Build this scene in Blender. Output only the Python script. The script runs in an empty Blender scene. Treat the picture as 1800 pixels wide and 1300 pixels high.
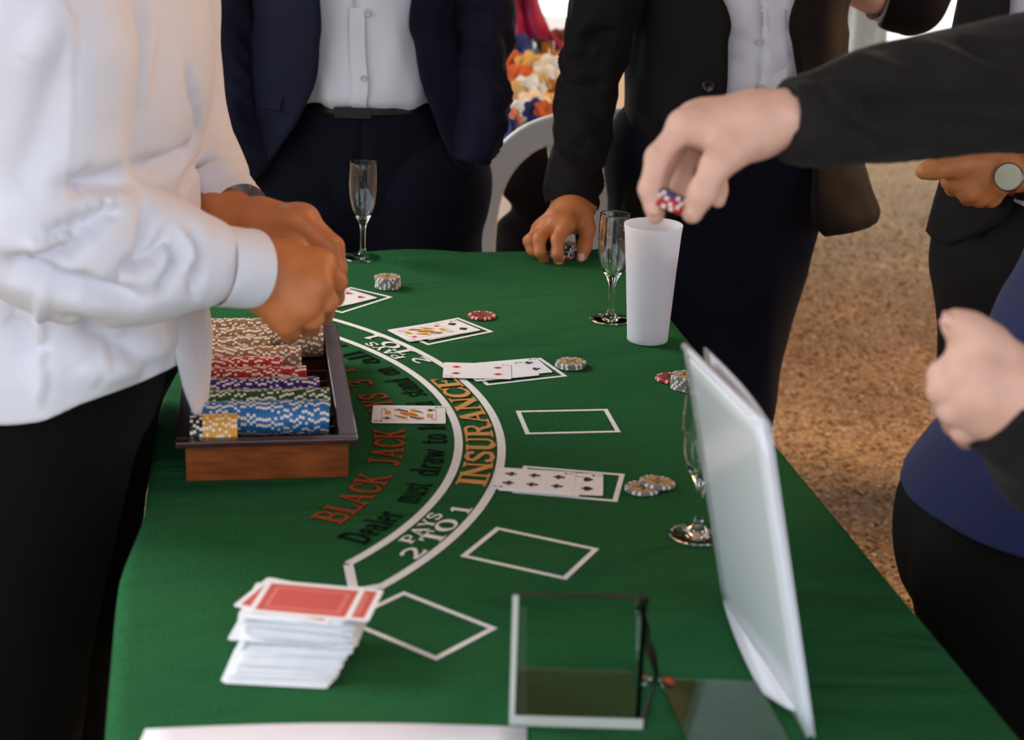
import bpy, math, random
import numpy as np
from mathutils import Matrix, Vector
random.seed(7); RNG = np.random.default_rng(7)
R = math.radians
# ------------------------------------------------------------------ camera
F, PHI, ROLL, HC, TZ = 3082.364, 0.315886911, 0.0292517684, 0.711599, 0.74
CAM = np.array([0, 0, TZ + HC])
scene = bpy.context.scene
col = scene.collection
cd = bpy.data.cameras.new('camera'); cam = bpy.data.objects.new('camera', cd); col.objects.link(cam)
cd.sensor_fit = 'HORIZONTAL'; cd.sensor_width = 36; cd.lens = F / 1800 * 36
c_, s_ = math.cos(ROLL), math.sin(ROLL)
r0 = np.array([1, 0, 0]); u0 = np.array([0, math.sin(PHI), math.cos(PHI)]); f0 = np.array([0, math.cos(PHI), -math.sin(PHI)])
ax = c_ * r0 + s_ * u0; ay = -s_ * r0 + c_ * u0; az = -f0
cam.matrix_world = Matrix([[ax[i], ay[i], az[i], CAM[i]] for i in range(3)] + [[0, 0, 0, 1]])
cd.clip_start = .05; cd.clip_end = 200
cd.dof.use_dof = True; cd.dof.focus_distance = 2.36; cd.dof.aperture_fstop = 5.6
scene.camera = cam
# ------------------------------------------------------------------ world, light, exposure
w = bpy.data.worlds.new('World'); scene.world = w; w.use_nodes = True
bg = w.node_tree.nodes['Background']; bg.inputs[0].default_value = (0.84, 0.91, 1.0, 1); bg.inputs[1].default_value = 1.8
def lamp(name, kind, loc, target, energy, color, **kw):
    l = bpy.data.lights.new(name, kind); o = bpy.data.objects.new(name, l); col.objects.link(o)
    o.location = loc; o.rotation_euler = (Vector(target) - Vector(loc)).to_track_quat('-Z', 'Y').to_euler()
    l.energy = energy; l.color = color
    for k, v in kw.items(): setattr(l, k, v)
    return o
lamp('daylight', 'SUN', (-4, 3.6, 4.1), (0, 2, .7), 2.2, (1, .96, .9), angle=R(26))
lamp('warm_fill_light', 'AREA', (2.4, 3.9, 2.3), (-.4, 2.0, .9), 85, (1, .52, .18), size=1.2)  # added warm fill from the right; stands for no known lamp
vs = scene.view_settings
vs.view_transform = 'Standard'; vs.look = 'None'; vs.gamma = 1; vs.use_curve_mapping = False; vs.exposure = 0.1

# ------------------------------------------------------------------ projection helpers (pixel + real depth -> place)
def ray(px, py):
    x = (px - 900) / F; y = -(py - 650) / F
    x, y = c_ * x - s_ * y, s_ * x + c_ * y
    return np.array([x, math.cos(PHI) + y * math.sin(PHI), -math.sin(PHI) + y * math.cos(PHI)])
def Z(px, py, z=TZ):
    d = ray(px, py); return CAM + d * (z - CAM[2]) / d[2]
def Y(px, py, y):
    d = ray(px, py); return CAM + d * y / d[1]
def proj(P):
    q = np.asarray(P) - CAM
    U = q[..., 1] * math.sin(PHI) + q[..., 2] * math.cos(PHI); W = q[..., 1] * math.cos(PHI) - q[..., 2] * math.sin(PHI)
    x, y = q[..., 0] / W, U / W
    return 900 + F * (c_ * x + s_ * y), 650 - F * (-s_ * x + c_ * y), W

# ------------------------------------------------------------------ materials
def srgb(r, g, b):
    f = lambda v: (v / 255 / 12.92) if v / 255 <= .04045 else ((v / 255 + .055) / 1.055) ** 2.4
    return (f(r), f(g), f(b), 1)
MATS = {}
def mat(name, rgb, rough=.6, noise=0, scale=40, bump=0, bscale=300, detail=3, metallic=0, spec=.5, sheen=0, coat=0, sss=0, trans=0, ior=1.45, rgb2=None, aniso=None):
    m = bpy.data.materials.new(name); m.use_nodes = True; nt = m.node_tree; p = nt.nodes['Principled BSDF']
    c = srgb(*rgb); p.inputs['Base Color'].default_value = c; p.inputs['Roughness'].default_value = rough
    p.inputs['Metallic'].default_value = metallic; p.inputs['Specular IOR Level'].default_value = spec; p.inputs['IOR'].default_value = ior
    p.inputs['Sheen Weight'].default_value = sheen; p.inputs['Coat Weight'].default_value = coat; p.inputs['Transmission Weight'].default_value = trans
    if sss:
        p.inputs['Subsurface Weight'].default_value = sss; p.inputs['Subsurface Radius'].default_value = (.012, .005, .003); p.inputs['Subsurface Scale'].default_value = .6
    tc = nt.nodes.new('ShaderNodeTexCoord')
    src = tc.outputs['Object']
    if aniso:
        mp = nt.nodes.new('ShaderNodeMapping'); mp.inputs['Scale'].default_value = aniso; nt.links.new(src, mp.inputs[0]); src = mp.outputs[0]
    if noise or rgb2:
        n = nt.nodes.new('ShaderNodeTexNoise'); n.inputs['Scale'].default_value = scale; n.inputs['Detail'].default_value = detail
        nt.links.new(src, n.inputs['Vector'])
        mx = nt.nodes.new('ShaderNodeMix'); mx.data_type = 'RGBA'
        c2 = srgb(*rgb2) if rgb2 else tuple(v * (1 - noise) for v in c[:3]) + (1,)
        c1 = c if rgb2 else tuple(min(1, v * (1 + noise)) for v in c[:3]) + (1,)
        mx.inputs[6].default_value = c2; mx.inputs[7].default_value = c1
        mr = nt.nodes.new('ShaderNodeMapRange'); mr.inputs[1].default_value = .35; mr.inputs[2].default_value = .65
        nt.links.new(n.outputs[0], mr.inputs[0]); nt.links.new(mr.outputs[0], mx.inputs[0]); nt.links.new(mx.outputs[2], p.inputs['Base Color'])
    if bump:
        b = nt.nodes.new('ShaderNodeTexNoise'); b.inputs['Scale'].default_value = bscale; b.inputs['Detail'].default_value = 4
        nt.links.new(src, b.inputs['Vector'])
        bn = nt.nodes.new('ShaderNodeBump'); bn.inputs['Strength'].default_value = bump; bn.inputs['Distance'].default_value = .002
        nt.links.new(b.outputs[0], bn.inputs['Height']); nt.links.new(bn.outputs[0], p.inputs['Normal'])
    MATS[name] = m
    return m
M = MATS
mat('jacket_black', (30, 26, 26), .8, .15, 14, .3, 1200, sheen=.05, spec=.2)
mat('felt', (48, 104, 64), 1.0, .22, 420, .6, 700, spec=.03, rgb2=(32, 82, 48))
mat('print_white', (232, 234, 236), .9, .06, 300, .2, 900, spec=.05)
mat('print_gold', (206, 156, 98), .9, .1, 300, .2, 900, spec=.05)
mat('print_gold_edge', (128, 84, 44), .9, spec=.05)
mat('print_orange', (150, 74, 42), .9, .15, 300, .2, 900, spec=.05)
mat('print_orange_edge', (90, 44, 26), .9, spec=.05)
mat('print_black', (12, 22, 15), .9, spec=.05)
mat('wood_dark', (62, 30, 30), .28, .2, 30, .05, 60, coat=.4, aniso=(1, 8, 1))
mat('wood_orange', (126, 62, 22), .35, .3, 25, .05, 60, coat=.3, aniso=(1, 6, 6))
mat('card_white', (240, 241, 244), .45, .02, 60)
mat('card_red', (196, 26, 34), .5); mat('card_black', (14, 14, 18), .5)
mat('card_yellow', (214, 164, 40), .5); mat('card_blue', (34, 62, 140), .5)
mat('card_back', (206, 92, 84), .5, .06, 900); mat('card_back_light', (222, 128, 116), .5)
CH = dict(tan=(150, 112, 78), red=(176, 32, 32), purple=(52, 34, 120), green=(22, 82, 46), blue=(38, 112, 172), black=(24, 22, 24), yellow=(230, 160, 40), grey=(120, 122, 124))
for k, v in CH.items(): mat('chip_' + k, v, .45, .05, 200)
mat('chip_spot', (236, 226, 214), .45)
mat('inlay_tan', (200, 170, 118), .4); mat('inlay_red', (150, 52, 36), .4); mat('inlay_gold', (206, 160, 60), .35)
mat('inlay_mark', (52, 40, 34), .4)
mat('glass', (255, 255, 255), .0, trans=1, ior=1.45)
mat('acrylic', (236, 244, 240), .03, trans=1, ior=1.3)
mat('acrylic_edge', (36, 34, 28), .25); mat('acrylic_edge_light', (190, 192, 184), .25)
mat('sheet_white', (226, 228, 236), .25, coat=.5); mat('sheet_face', (222, 228, 230), .22, coat=.25)
mat('paper', (230, 228, 240), .7, .02, 20)
mat('sticker_red', (206, 70, 36), .5)
mat('shirt_white', (226, 226, 236), .8, .02, 8, .25, 900, sheen=.2)
mat('shirt_white_fine', (222, 220, 230), .8, .02, 8, .2, 1200)
mat('cloth_black', (10, 8, 9), .85, .25, 12, .3, 900, sheen=.02, spec=.15)
mat('suit_navy', (25, 26, 44), .8, .12, 14, .3, 1200, sheen=.02, spec=.15)
mat('suit_navy_dark', (15, 15, 28), .85, .12, 14, .3, 1200, sheen=.02, spec=.15)
mat('suit_black', (22, 18, 18), .75, .15, 14, .3, 1200, sheen=.02, spec=.15)
mat('suit_charcoal', (30, 26, 26), .8, .15, 14, .3, 1200, sheen=.02, spec=.15)
mat('blue_cloth', (18, 28, 78), .85, .1, 14, .3, 900, sheen=.08)
mat('skin_tan', (196, 118, 70), .5, .06, 50, .15, 260, sss=.12)
mat('skin_fair', (222, 176, 156), .5, .06, 50, .15, 260, sss=.12)
mat('skin_brown', (190, 122, 72), .5, .06, 50, .15, 260, sss=.12)
mat('nail', (228, 176, 160), .3)
mat('button_dark', (22, 20, 20), .25); mat('button_pale', (196, 190, 180), .3)
mat('leather', (16, 14, 14), .35); mat('leather_brown', (110, 54, 26), .4); mat('metal', (120, 118, 112), .3, metallic=1); mat('watch_dial', (176, 176, 150), .3)
mat('plastic_white', (232, 230, 226), .4); mat('hair', (46, 32, 24), .6, .2, 90)
mat('linen', (228, 226, 220), .8, .03, 12, .2, 500); mat('linen_grey', (176, 178, 172), .8, .06, 12, .2, 500)
mat('magenta', (150, 12, 66), .7, .1, 20); mat('petal_yellow', (222, 190, 120), .7); mat('petal_white', (240, 232, 218), .7); mat('petal_orange', (200, 104, 60), .7)
mat('petal_blue', (40, 50, 108), .7); mat('leaf', (60, 90, 44), .6); mat('amber', (206, 130, 50), .5); mat('brick', (140, 74, 50), .8, .2, 30)
mat('bag_dark', (18, 12, 12), .9, .2, 20, spec=.1)
mat('stone', (176, 160, 140), .9, .3, 40); mat('steel_leg', (70, 70, 72), .4, metallic=.8)
mat('added_canopy_sand', (160, 138, 114), .9, .06, 6)
mat('sunlit_ground_pale', (236, 232, 224), .9, .05, 3, .2, 60)  # pale colour paints strong sunlight onto the far gravel
# felt: broad soft creases under the fine nap
nt = M['felt'].node_tree; fb = [n for n in nt.nodes if n.type == 'BUMP'][0]; wn = nt.nodes.new('ShaderNodeTexNoise'); wn.inputs['Scale'].default_value = 5.5; wn.inputs['Detail'].default_value = 2; wn.inputs['Distortion'].default_value = 1.2
tcn = [n for n in nt.nodes if n.type == 'TEX_COORD'][0]; mpn = nt.nodes.new('ShaderNodeMapping'); mpn.inputs['Scale'].default_value = (.6, 1.8, 1); nt.links.new(tcn.outputs['Object'], mpn.inputs[0]); nt.links.new(mpn.outputs[0], wn.inputs['Vector'])
wb = nt.nodes.new('ShaderNodeBump'); wb.inputs['Strength'].default_value = .55; wb.inputs['Distance'].default_value = .03; nt.links.new(wn.outputs[0], wb.inputs['Height']); nt.links.new(wb.outputs[0], fb.inputs['Normal'])
# frosted plastic
m = mat('frosted', (240, 240, 244), .55); nt = m.node_tree; p = nt.nodes['Principled BSDF']
tr = nt.nodes.new('ShaderNodeBsdfTranslucent'); tr.inputs[0].default_value = srgb(246, 246, 250); mx = nt.nodes.new('ShaderNodeMixShader'); mx.inputs[0].default_value = .5
nt.links.new(p.outputs[0], mx.inputs[1]); nt.links.new(tr.outputs[0], mx.inputs[2]); nt.links.new(mx.outputs[0], nt.nodes['Material Output'].inputs[0])
# gravel: pebbly tan
m = bpy.data.materials.new('gravel'); m.use_nodes = True; M['gravel'] = m; nt = m.node_tree; p = nt.nodes['Principled BSDF']; p.inputs['Roughness'].default_value = .95
tc = nt.nodes.new('ShaderNodeTexCoord'); vo = nt.nodes.new('ShaderNodeTexVoronoi'); vo.inputs['Scale'].default_value = 125; nt.links.new(tc.outputs['Object'], vo.inputs['Vector'])
cr = nt.nodes.new('ShaderNodeValToRGB'); e = cr.color_ramp.elements; e[0].color = srgb(104, 74, 42); e[1].color = srgb(190, 160, 118); x = cr.color_ramp.elements.new(.5); x.color = srgb(150, 114, 70)
sp = nt.nodes.new('ShaderNodeSeparateColor'); nt.links.new(vo.outputs['Color'], sp.inputs[0]); nt.links.new(sp.outputs[0], cr.inputs[0])
n2 = nt.nodes.new('ShaderNodeTexNoise'); n2.inputs['Scale'].default_value = 2.2; nt.links.new(tc.outputs['Object'], n2.inputs['Vector'])
mm = nt.nodes.new('ShaderNodeMix'); mm.data_type = 'RGBA'; mm.blend_type = 'MULTIPLY'; mm.inputs[0].default_value = .5
c2 = nt.nodes.new('ShaderNodeValToRGB'); c2.color_ramp.elements[0].position = .38; c2.color_ramp.elements[1].position = .62; c2.color_ramp.elements[0].color = (.45, .4, .36, 1)
nt.links.new(n2.outputs[0], c2.inputs[0]); nt.links.new(cr.outputs[0], mm.inputs[6]); nt.links.new(c2.outputs[0], mm.inputs[7]); nt.links.new(mm.outputs[2], p.inputs['Base Color'])
bn = nt.nodes.new('ShaderNodeBump'); bn.inputs['Strength'].default_value = .9; bn.inputs['Distance'].default_value = .008; bn.invert = True; nt.links.new(vo.outputs['Distance'], bn.inputs['Height']); nt.links.new(bn.outputs[0], p.inputs['Normal'])

# ------------------------------------------------------------------ object helpers
def mesh(name, V, Fc, mats, parent=None, fm=None, smooth=True):
    me = bpy.data.meshes.new(name)
    me.from_pydata([tuple(map(float, v)) for v in V], [], [tuple(map(int, f)) for f in Fc])
    ms = mats if isinstance(mats, (list, tuple)) else [mats]
    for k in ms: me.materials.append(M[k])
    if fm is not None: me.polygons.foreach_set('material_index', np.asarray(fm, dtype=np.int32))
    if smooth: me.polygons.foreach_set('use_smooth', np.ones(len(me.polygons), dtype=bool))
    me.validate(); me.update()
    o = bpy.data.objects.new(name, me); col.objects.link(o)
    if parent is not None: o.parent = parent
    return o
def empty(name, loc=(0, 0, 0), rz=0):
    o = bpy.data.objects.new(name, None); col.objects.link(o); o.location = loc; o.rotation_euler = (0, 0, rz); o.empty_display_size = .05
    return o
def tag(o, label, cat, group=None, kind=None):
    o['label'] = label; o['category'] = cat
    if group: o['group'] = group
    if kind: o['kind'] = kind
    return o
def struct(o, label=None):
    o['kind'] = 'structure'
    if label: o['label'] = label
    return o
def wpart(name, V, Fc, mats, root, fm=None, smooth=True):
    """a part whose vertices are given in world coordinates, under a root at any plain location"""
    L = np.array(root.location); V = np.asarray(V, dtype=float) - L
    return mesh(name, V, Fc, mats, root, fm, smooth)
def boxg(x0, x1, y0, y1, z0, z1):
    V = [(x, y, z) for z in (z0, z1) for y in (y0, y1) for x in (x0, x1)]
    return V, [(0, 2, 3, 1), (4, 5, 7, 6), (0, 1, 5, 4), (1, 3, 7, 5), (3, 2, 6, 7), (2, 0, 4, 6)]
def join(parts):
    V = []; Fc = []; n = 0
    for v, f in parts:
        V += [tuple(q) for q in v]; Fc += [tuple(i + n for i in q) for q in f]; n += len(v)
    return V, Fc
def lathe(prof, n=40):
    V = []; Fc = []
    for r, z in prof:
        V += [(r * math.cos(2 * math.pi * k / n), r * math.sin(2 * math.pi * k / n), z) for k in range(n)]
    for i in range(len(prof) - 1):
        for k in range(n):
            a = i * n + k; b = i * n + (k + 1) % n; Fc.append((a, b, b + n, a + n))
    return V, Fc
def bevel(o, wd, seg=2):
    b = o.modifiers.new('bevel', 'BEVEL'); b.width = wd; b.segments = seg; b.limit_method = 'ANGLE'; return o
def cat_rom(P, n):
    P = np.asarray(P, dtype=float); k = len(P); t = np.linspace(0, k - 1, n); i = np.clip(t.astype(int), 0, k - 2); f = (t - i)[:, None] if P.ndim > 1 else t - i
    p0 = P[np.clip(i - 1, 0, k - 1)]; p1 = P[i]; p2 = P[i + 1]; p3 = P[np.clip(i + 2, 0, k - 1)]
    return .5 * (2 * p1 + (p2 - p0) * f + (2 * p0 - 5 * p1 + 4 * p2 - p3) * f ** 2 + (3 * p1 - p0 - 3 * p2 + p3) * f ** 3)
# value noise
def vnoise(P, seed=0):
    P = np.asarray(P, dtype=float) + seed * 17.31; i = np.floor(P).astype(np.int64); f = P - i; f = f * f * (3 - 2 * f); out = 0
    for dx in (0, 1):
        for dy in (0, 1):
            for dz in (0, 1):
                h = ((i[:, 0] + dx) * 73856093) ^ ((i[:, 1] + dy) * 19349663) ^ ((i[:, 2] + dz) * 83492791)
                h = (h * 2654435761) & 0xFFFFFFFF; h = ((h ^ (h >> 15)) * 2246822519) & 0xFFFFFFFF
                out = out + ((h >> 8) & 0xFFFF) / 65535. * (f[:, 0] if dx else 1 - f[:, 0]) * (f[:, 1] if dy else 1 - f[:, 1]) * (f[:, 2] if dz else 1 - f[:, 2])
    return out * 2 - 1
def tube(path, radii, n=20, N=40, ref=(0, 1, 0), fold=0, fl=30, fa=1.2, seed=1, caps=True, power=2.0):
    """lofted tube; radii: list of r or (ru,rv); fold: wrinkle depth"""
    P = cat_rom(path, N); rr = cat_rom([(r, r) if np.isscalar(r) else r for r in radii], N)
    T = np.gradient(P, axis=0); T /= np.linalg.norm(T, axis=1)[:, None]
    S = np.r_[0, np.cumsum(np.linalg.norm(np.diff(P, axis=0), axis=1))]
    ref = np.array(ref, float); V = []; a = np.linspace(0, 2 * math.pi, n, endpoint=False)
    for i in range(N):
        u = ref - T[i] * ref.dot(T[i]); u /= np.linalg.norm(u); v = np.cross(T[i], u)
        ca = np.sign(np.cos(a)) * np.abs(np.cos(a)) ** (2 / power); sa = np.sign(np.sin(a)) * np.abs(np.sin(a)) ** (2 / power)
        f = 0
        if fold:
            q = np.c_[np.cos(a) * fa, np.sin(a) * fa, np.full(n, S[i] * fl) + 1.2 * np.sin(a + seed)]
            z = vnoise(q, seed); fe = min(1, i / (.07 * N), (N - 1 - i) / (.05 * N)); f = fe * (fold * (1 - 2 * np.abs(z)) + .5 * fold * vnoise(q * 2.1, seed + 3))
        V += list(P[i] + (rr[i, 0] + f)[:, None] * ca[:, None] * u + (rr[i, 1] + f)[:, None] * sa[:, None] * v) if fold else list(P[i] + rr[i, 0] * ca[:, None] * u + rr[i, 1] * sa[:, None] * v)
    Fc = [(i * n + k, i * n + (k + 1) % n, (i + 1) * n + (k + 1) % n, (i + 1) * n + k) for i in range(N - 1) for k in range(n)]
    if caps:
        Fc += [tuple(range(n))[::-1], tuple((N - 1) * n + k for k in range(n))]
    return V, Fc
def rowloft(rows, n=48, N=60, fold=0, fl=14, fa=2.5, seed=1, hem=None):
    """rows: (center, half-width vec u, half-depth vec v, a0, a1) angles in degrees, sheet open between a1 and a0+360"""
    C = cat_rom([r[0] for r in rows], N); U = cat_rom([r[1] for r in rows], N); W = cat_rom([r[2] for r in rows], N)
    A = cat_rom([(r[3], r[4]) for r in rows], N); V = []
    for i in range(N):
        a = np.radians(np.linspace(A[i, 0], A[i, 1], n)); f = np.zeros(n)
        if fold:
            q = np.c_[np.cos(a) * fa, np.sin(a) * fa, np.full(n, C[i][2] * fl)]; f = fold * vnoise(q, seed) + .5 * fold * (1 - 2 * np.abs(vnoise(q * 1.7, seed + 5)))
        lu = np.linalg.norm(U[i])
        pt = C[i] + (np.cos(a) * (1 + f / lu))[:, None] * U[i] + (np.sin(a) * (1 + f / lu))[:, None] * W[i]
        V += list(pt)
    Fc = [(i * n + k, i * n + k + 1, (i + 1) * n + k + 1, (i + 1) * n + k) for i in range(N - 1) for k in range(n - 1)]
    return V, Fc
def prow(y, xl, xr, Yd, dv, ol=None, orr=None):
    """one row from picture outlines at real depth Yd"""
    a, b = Y(xl, y, Yd), Y(xr, y, Yd); c = (a + b) / 2; u = (b - a) / 2; u[2] = 0; c[2] = (a[2] + b[2]) / 2
    h = (xr - xl) / 2; cx = (xl + xr) / 2
    if ol is None: return (c, u, np.array([0, dv, 0]), -90, 270)
    a0 = -math.degrees(math.acos(max(-1, min(1, (orr - cx) / h)))); a1 = 360 - math.degrees(math.acos(max(-1, min(1, (ol - cx) / h))))
    return (c, u, np.array([0, dv, 0]), a0, a1)
def solid(o, th=.004, off=0):
    s = o.modifiers.new('thickness', 'SOLIDIFY'); s.thickness = th; s.offset = off; return o

# ------------------------------------------------------------------ smooth-union solids
class SDF:
    def __init__(s): s.p = []
    def cone(s, a, b, ra, rb, k=.01, n=None, q=1.0):
        s.p.append((np.array(a, np.float32), np.array(b, np.float32), ra, rb, k, None if n is None else np.array(n, np.float32) / np.linalg.norm(n), q)); return s
    def chain(s, pts, rad, k=.006, **kw):
        for i in range(len(pts) - 1): s.cone(pts[i], pts[i + 1], rad[i], rad[i + 1], k, **kw)
        return s
    def mesh(s, res, smooth=2):
        lo = np.min([np.minimum(p[0], p[1]) - max(p[2], p[3]) for p in s.p], axis=0) - 4 * res
        hi = np.max([np.maximum(p[0], p[1]) + max(p[2], p[3]) for p in s.p], axis=0) + 4 * res
        dim = np.ceil((hi - lo) / res).astype(int) + 1
        axs = [(lo[i] + res * np.arange(dim[i])).astype(np.float32) for i in range(3)]
        v = np.full(dim, .2, np.float32)
        for a, b, ra, rb, k, n, q in s.p:
            mg = max(ra, rb) + k + 3 * res; l = np.minimum(a, b) - mg; h = np.maximum(a, b) + mg
            sl = tuple(slice(max(0, int((l[i] - lo[i]) / res)), min(dim[i], int((h[i] - lo[i]) / res) + 2)) for i in range(3))
            X, Yy, Zz = np.meshgrid(axs[0][sl[0]], axs[1][sl[1]], axs[2][sl[2]], indexing='ij', sparse=True)
            ab = b - a; L = float(ab.dot(ab)) + 1e-12
            px, py, pz = X - a[0], Yy - a[1], Zz - a[2]
            t = np.clip((px * ab[0] + py * ab[1] + pz * ab[2]) / L, 0, 1)
            px = px - t * ab[0]; py = py - t * ab[1]; pz = pz - t * ab[2]
            d2 = px * px + py * py + pz * pz
            if n is not None:
                o = px * n[0] + py * n[1] + pz * n[2]; d2 = d2 + o * o * (1 / q ** 2 - 1)
            d = np.sqrt(d2) - (ra + t * (rb - ra))
            if n is not None and q < 1: d = d * q ** .5
            cur = v[sl]; hh = np.clip(.5 + .5 * (cur - d) / k, 0, 1)
            v[sl] = cur + (d - cur) * hh - k * hh * (1 - hh)
        return surf_nets(v, lo, res, smooth)
def surf_nets(v, lo, res, smooth):
    ins = v < 0; nx, ny, nz = v.shape
    cs = [(i, j, k) for i in (0, 1) for j in (0, 1) for k in (0, 1)]
    cnt = sum(ins[i:nx - 1 + i, j:ny - 1 + j, k:nz - 1 + k].astype(np.int8) for i, j, k in cs)
    act = (cnt > 0) & (cnt < 8); ix = np.argwhere(act); idx = -np.ones(act.shape, np.int64); idx[act] = np.arange(len(ix))
    acc = np.zeros((len(ix), 3)); num = np.zeros(len(ix))
    for a in cs:
        for d in range(3):
            if a[d] == 0:
                b = list(a); b[d] = 1
                va = v[ix[:, 0] + a[0], ix[:, 1] + a[1], ix[:, 2] + a[2]]; vb = v[ix[:, 0] + b[0], ix[:, 1] + b[1], ix[:, 2] + b[2]]
                cr = (va < 0) != (vb < 0); t = np.where(cr, va / np.where(cr, va - vb, 1), 0)
                pt = np.tile(np.array(a, float), (len(ix), 1)); pt[:, d] += t; acc[cr] += pt[cr]; num[cr] += 1
    V = lo + res * (ix + acc / num[:, None]); Fc = []
    for d in range(3):
        o1, o2 = [(1, 2), (2, 0), (0, 1)][d]
        sl0 = [slice(None)] * 3; sl1 = [slice(None)] * 3; sl0[d] = slice(0, -1); sl1[d] = slice(1, None)
        ch = ins[tuple(sl0)] != ins[tuple(sl1)]; e = np.argwhere(ch); e = e[(e[:, o1] > 0) & (e[:, o2] > 0) & (e[:, o1] < v.shape[o1] - 1) & (e[:, o2] < v.shape[o2] - 1)]
        if len(e) == 0: continue
        def cell(a, b):
            q = e.copy(); q[:, o1] -= a; q[:, o2] -= b; return idx[q[:, 0], q[:, 1], q[:, 2]]
        Q = np.c_[cell(1, 1), cell(0, 1), cell(0, 0), cell(1, 0)]
        fl = ~ins[e[:, 0], e[:, 1], e[:, 2]]; Q[fl] = Q[fl][:, ::-1]; Fc.append(Q)
    Fc = np.concatenate(Fc)
    return relax(V, Fc, smooth), Fc
def relax(V, Fc, it):
    for _ in range(it):
        s = np.zeros_like(V); n = np.zeros(len(V))
        for a, b in ((0, 1), (1, 2), (2, 3), (3, 0)):
            for i, j in ((a, b), (b, a)):
                for c in range(3): s[:, c] += np.bincount(Fc[:, i], V[Fc[:, j], c], len(V))
                n += np.bincount(Fc[:, i], minlength=len(V))
        V = V * .4 + .6 * s / np.maximum(n, 1)[:, None]
    return V
def normals(V, Fc):
    n = np.cross(V[Fc[:, 2]] - V[Fc[:, 0]], V[Fc[:, 3]] - V[Fc[:, 1]]); N = np.zeros_like(V)
    for i in range(4):
        for c in range(3): N[:, c] += np.bincount(Fc[:, i], n[:, c], len(V))
    return N / np.maximum(np.linalg.norm(N, axis=1), 1e-9)[:, None]
def add_folds(V, Fc, folds, noise=None):
    """folds: (list of picture points on the visible cloth, depth, width): real creases in the mesh"""
    N = normals(V, Fc); px, py, W = proj(V); D = np.zeros(len(V))
    for pts, amp, wd in folds:
        pl = cat_rom(pts, 14); P3 = []
        for q in pl:
            d = np.hypot(px - q[0], py - q[1]); c = np.where(d < 10)[0]
            if len(c) == 0: c = np.argsort(d)[:3]
            P3.append(V[c[np.argmin(W[c])]])
        P3 = np.array(P3); best = np.full(len(V), 9.); tb = np.zeros(len(V))
        for i in range(len(P3) - 1):
            ab = P3[i + 1] - P3[i]; t = np.clip((V - P3[i]) @ ab / (ab @ ab + 1e-12), 0, 1); d = np.linalg.norm(V - P3[i] - t[:, None] * ab, axis=1)
            u = d < best; best[u] = d[u]; tb[u] = (i + t[u]) / (len(P3) - 1)
        D += amp * np.exp(-(best / wd) ** 2) * np.sin(math.pi * np.clip(tb * .94 + .03, 0, 1)) ** .6
    if noise:
        for amp, sc, sd in noise: D += amp * (1 - 2 * np.abs(vnoise(V * np.array(sc), sd)))
    return V + N * D[:, None]

def creased(tb, folds, noise=None):
    V, Fc = tb; V = np.array(V); Fq = np.array([q for q in Fc if len(q) == 4]); return add_folds(V, Fq, folds, noise), Fq
# ------------------------------------------------------------------ ground (real gravel yard)
G0, G1 = -30, 40
gn = mesh('floor', [(G0, -6, 0), (G1, -6, 0), (G1, 9.2, 0), (G0, 9.2, 0)], [(0, 1, 2, 3)], 'gravel', smooth=False); struct(gn, 'tan gravel yard under the table')
tg = mesh('trim_1', [(G0, 9.2, 0), (G1, 9.2, 0), (G1, 60, 0), (G0, 60, 0)], [(0, 1, 2, 3)], 'sunlit_ground_pale', smooth=False); struct(tg, 'far gravel with bright sunlight put into its pale colour')
cp = bevel(mesh('added_canopy', *boxg(-1.9, 7, -.5, 7.2, 2.75, 2.80), 'added_canopy_sand', smooth=False), .01); struct(cp, 'unseen sand-coloured canopy added over the gaming table to block sky light')  # out of view, added so daylight comes from the left and the camera side
def stones(name, n, x0, x1, y0, y1, r0_, r1_, label):
    t = (1 + 5 ** .5) / 2
    ico = np.array([(-1, t, 0), (1, t, 0), (-1, -t, 0), (1, -t, 0), (0, -1, t), (0, 1, t), (0, -1, -t), (0, 1, -t), (t, 0, -1), (t, 0, 1), (-t, 0, -1), (-t, 0, 1)]) / 1.9
    fi = np.array([(0, 11, 5), (0, 5, 1), (0, 1, 7), (0, 7, 10), (0, 10, 11), (1, 5, 9), (5, 11, 4), (11, 10, 2), (10, 7, 6), (7, 1, 8), (3, 9, 4), (3, 4, 2), (3, 2, 6), (3, 6, 8), (3, 8, 9), (4, 9, 5), (2, 4, 11), (6, 2, 10), (8, 6, 7), (9, 8, 1)])
    c = np.c_[RNG.uniform(x0, x1, n), RNG.uniform(y0, y1, n), np.zeros(n)]; r = RNG.uniform(r0_, r1_, n); c[:, 2] = r * .25
    V = (ico[None] * RNG.uniform(.6, 1.25, (n, 12, 1)) * r[:, None, None] * np.array([1, 1, .7]) + c[:, None]).reshape(-1, 3)
    Fc = (fi[None] + 12 * np.arange(n)[:, None, None]).reshape(-1, 3)
    o = mesh(name, V, Fc, ['gravel', 'gravel', 'stone'] if 'grey' in label else ['gravel', 'gravel', 'stone'], fm=np.repeat(RNG.integers(0, 3, n), 20), smooth=False); return tag(o, label, 'gravel', kind='stuff')
stones('gravel_stones', 14000, -2.6, -.42, .9, 4.2, .004, .011, 'loose grey and tan gravel stones beside the dealer')
stones('gravel_pebbles', 9000, .55, 2.0, 2.6, 6.5, .003, .007, 'loose tan gravel pebbles covering the yard')

# ------------------------------------------------------------------ table under a printed green cloth
TA = math.atan(.1625)            # table turned against the view
e2 = np.array([-math.sin(TA), math.cos(TA)]); e1 = np.array([math.cos(TA), math.sin(TA)])
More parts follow.
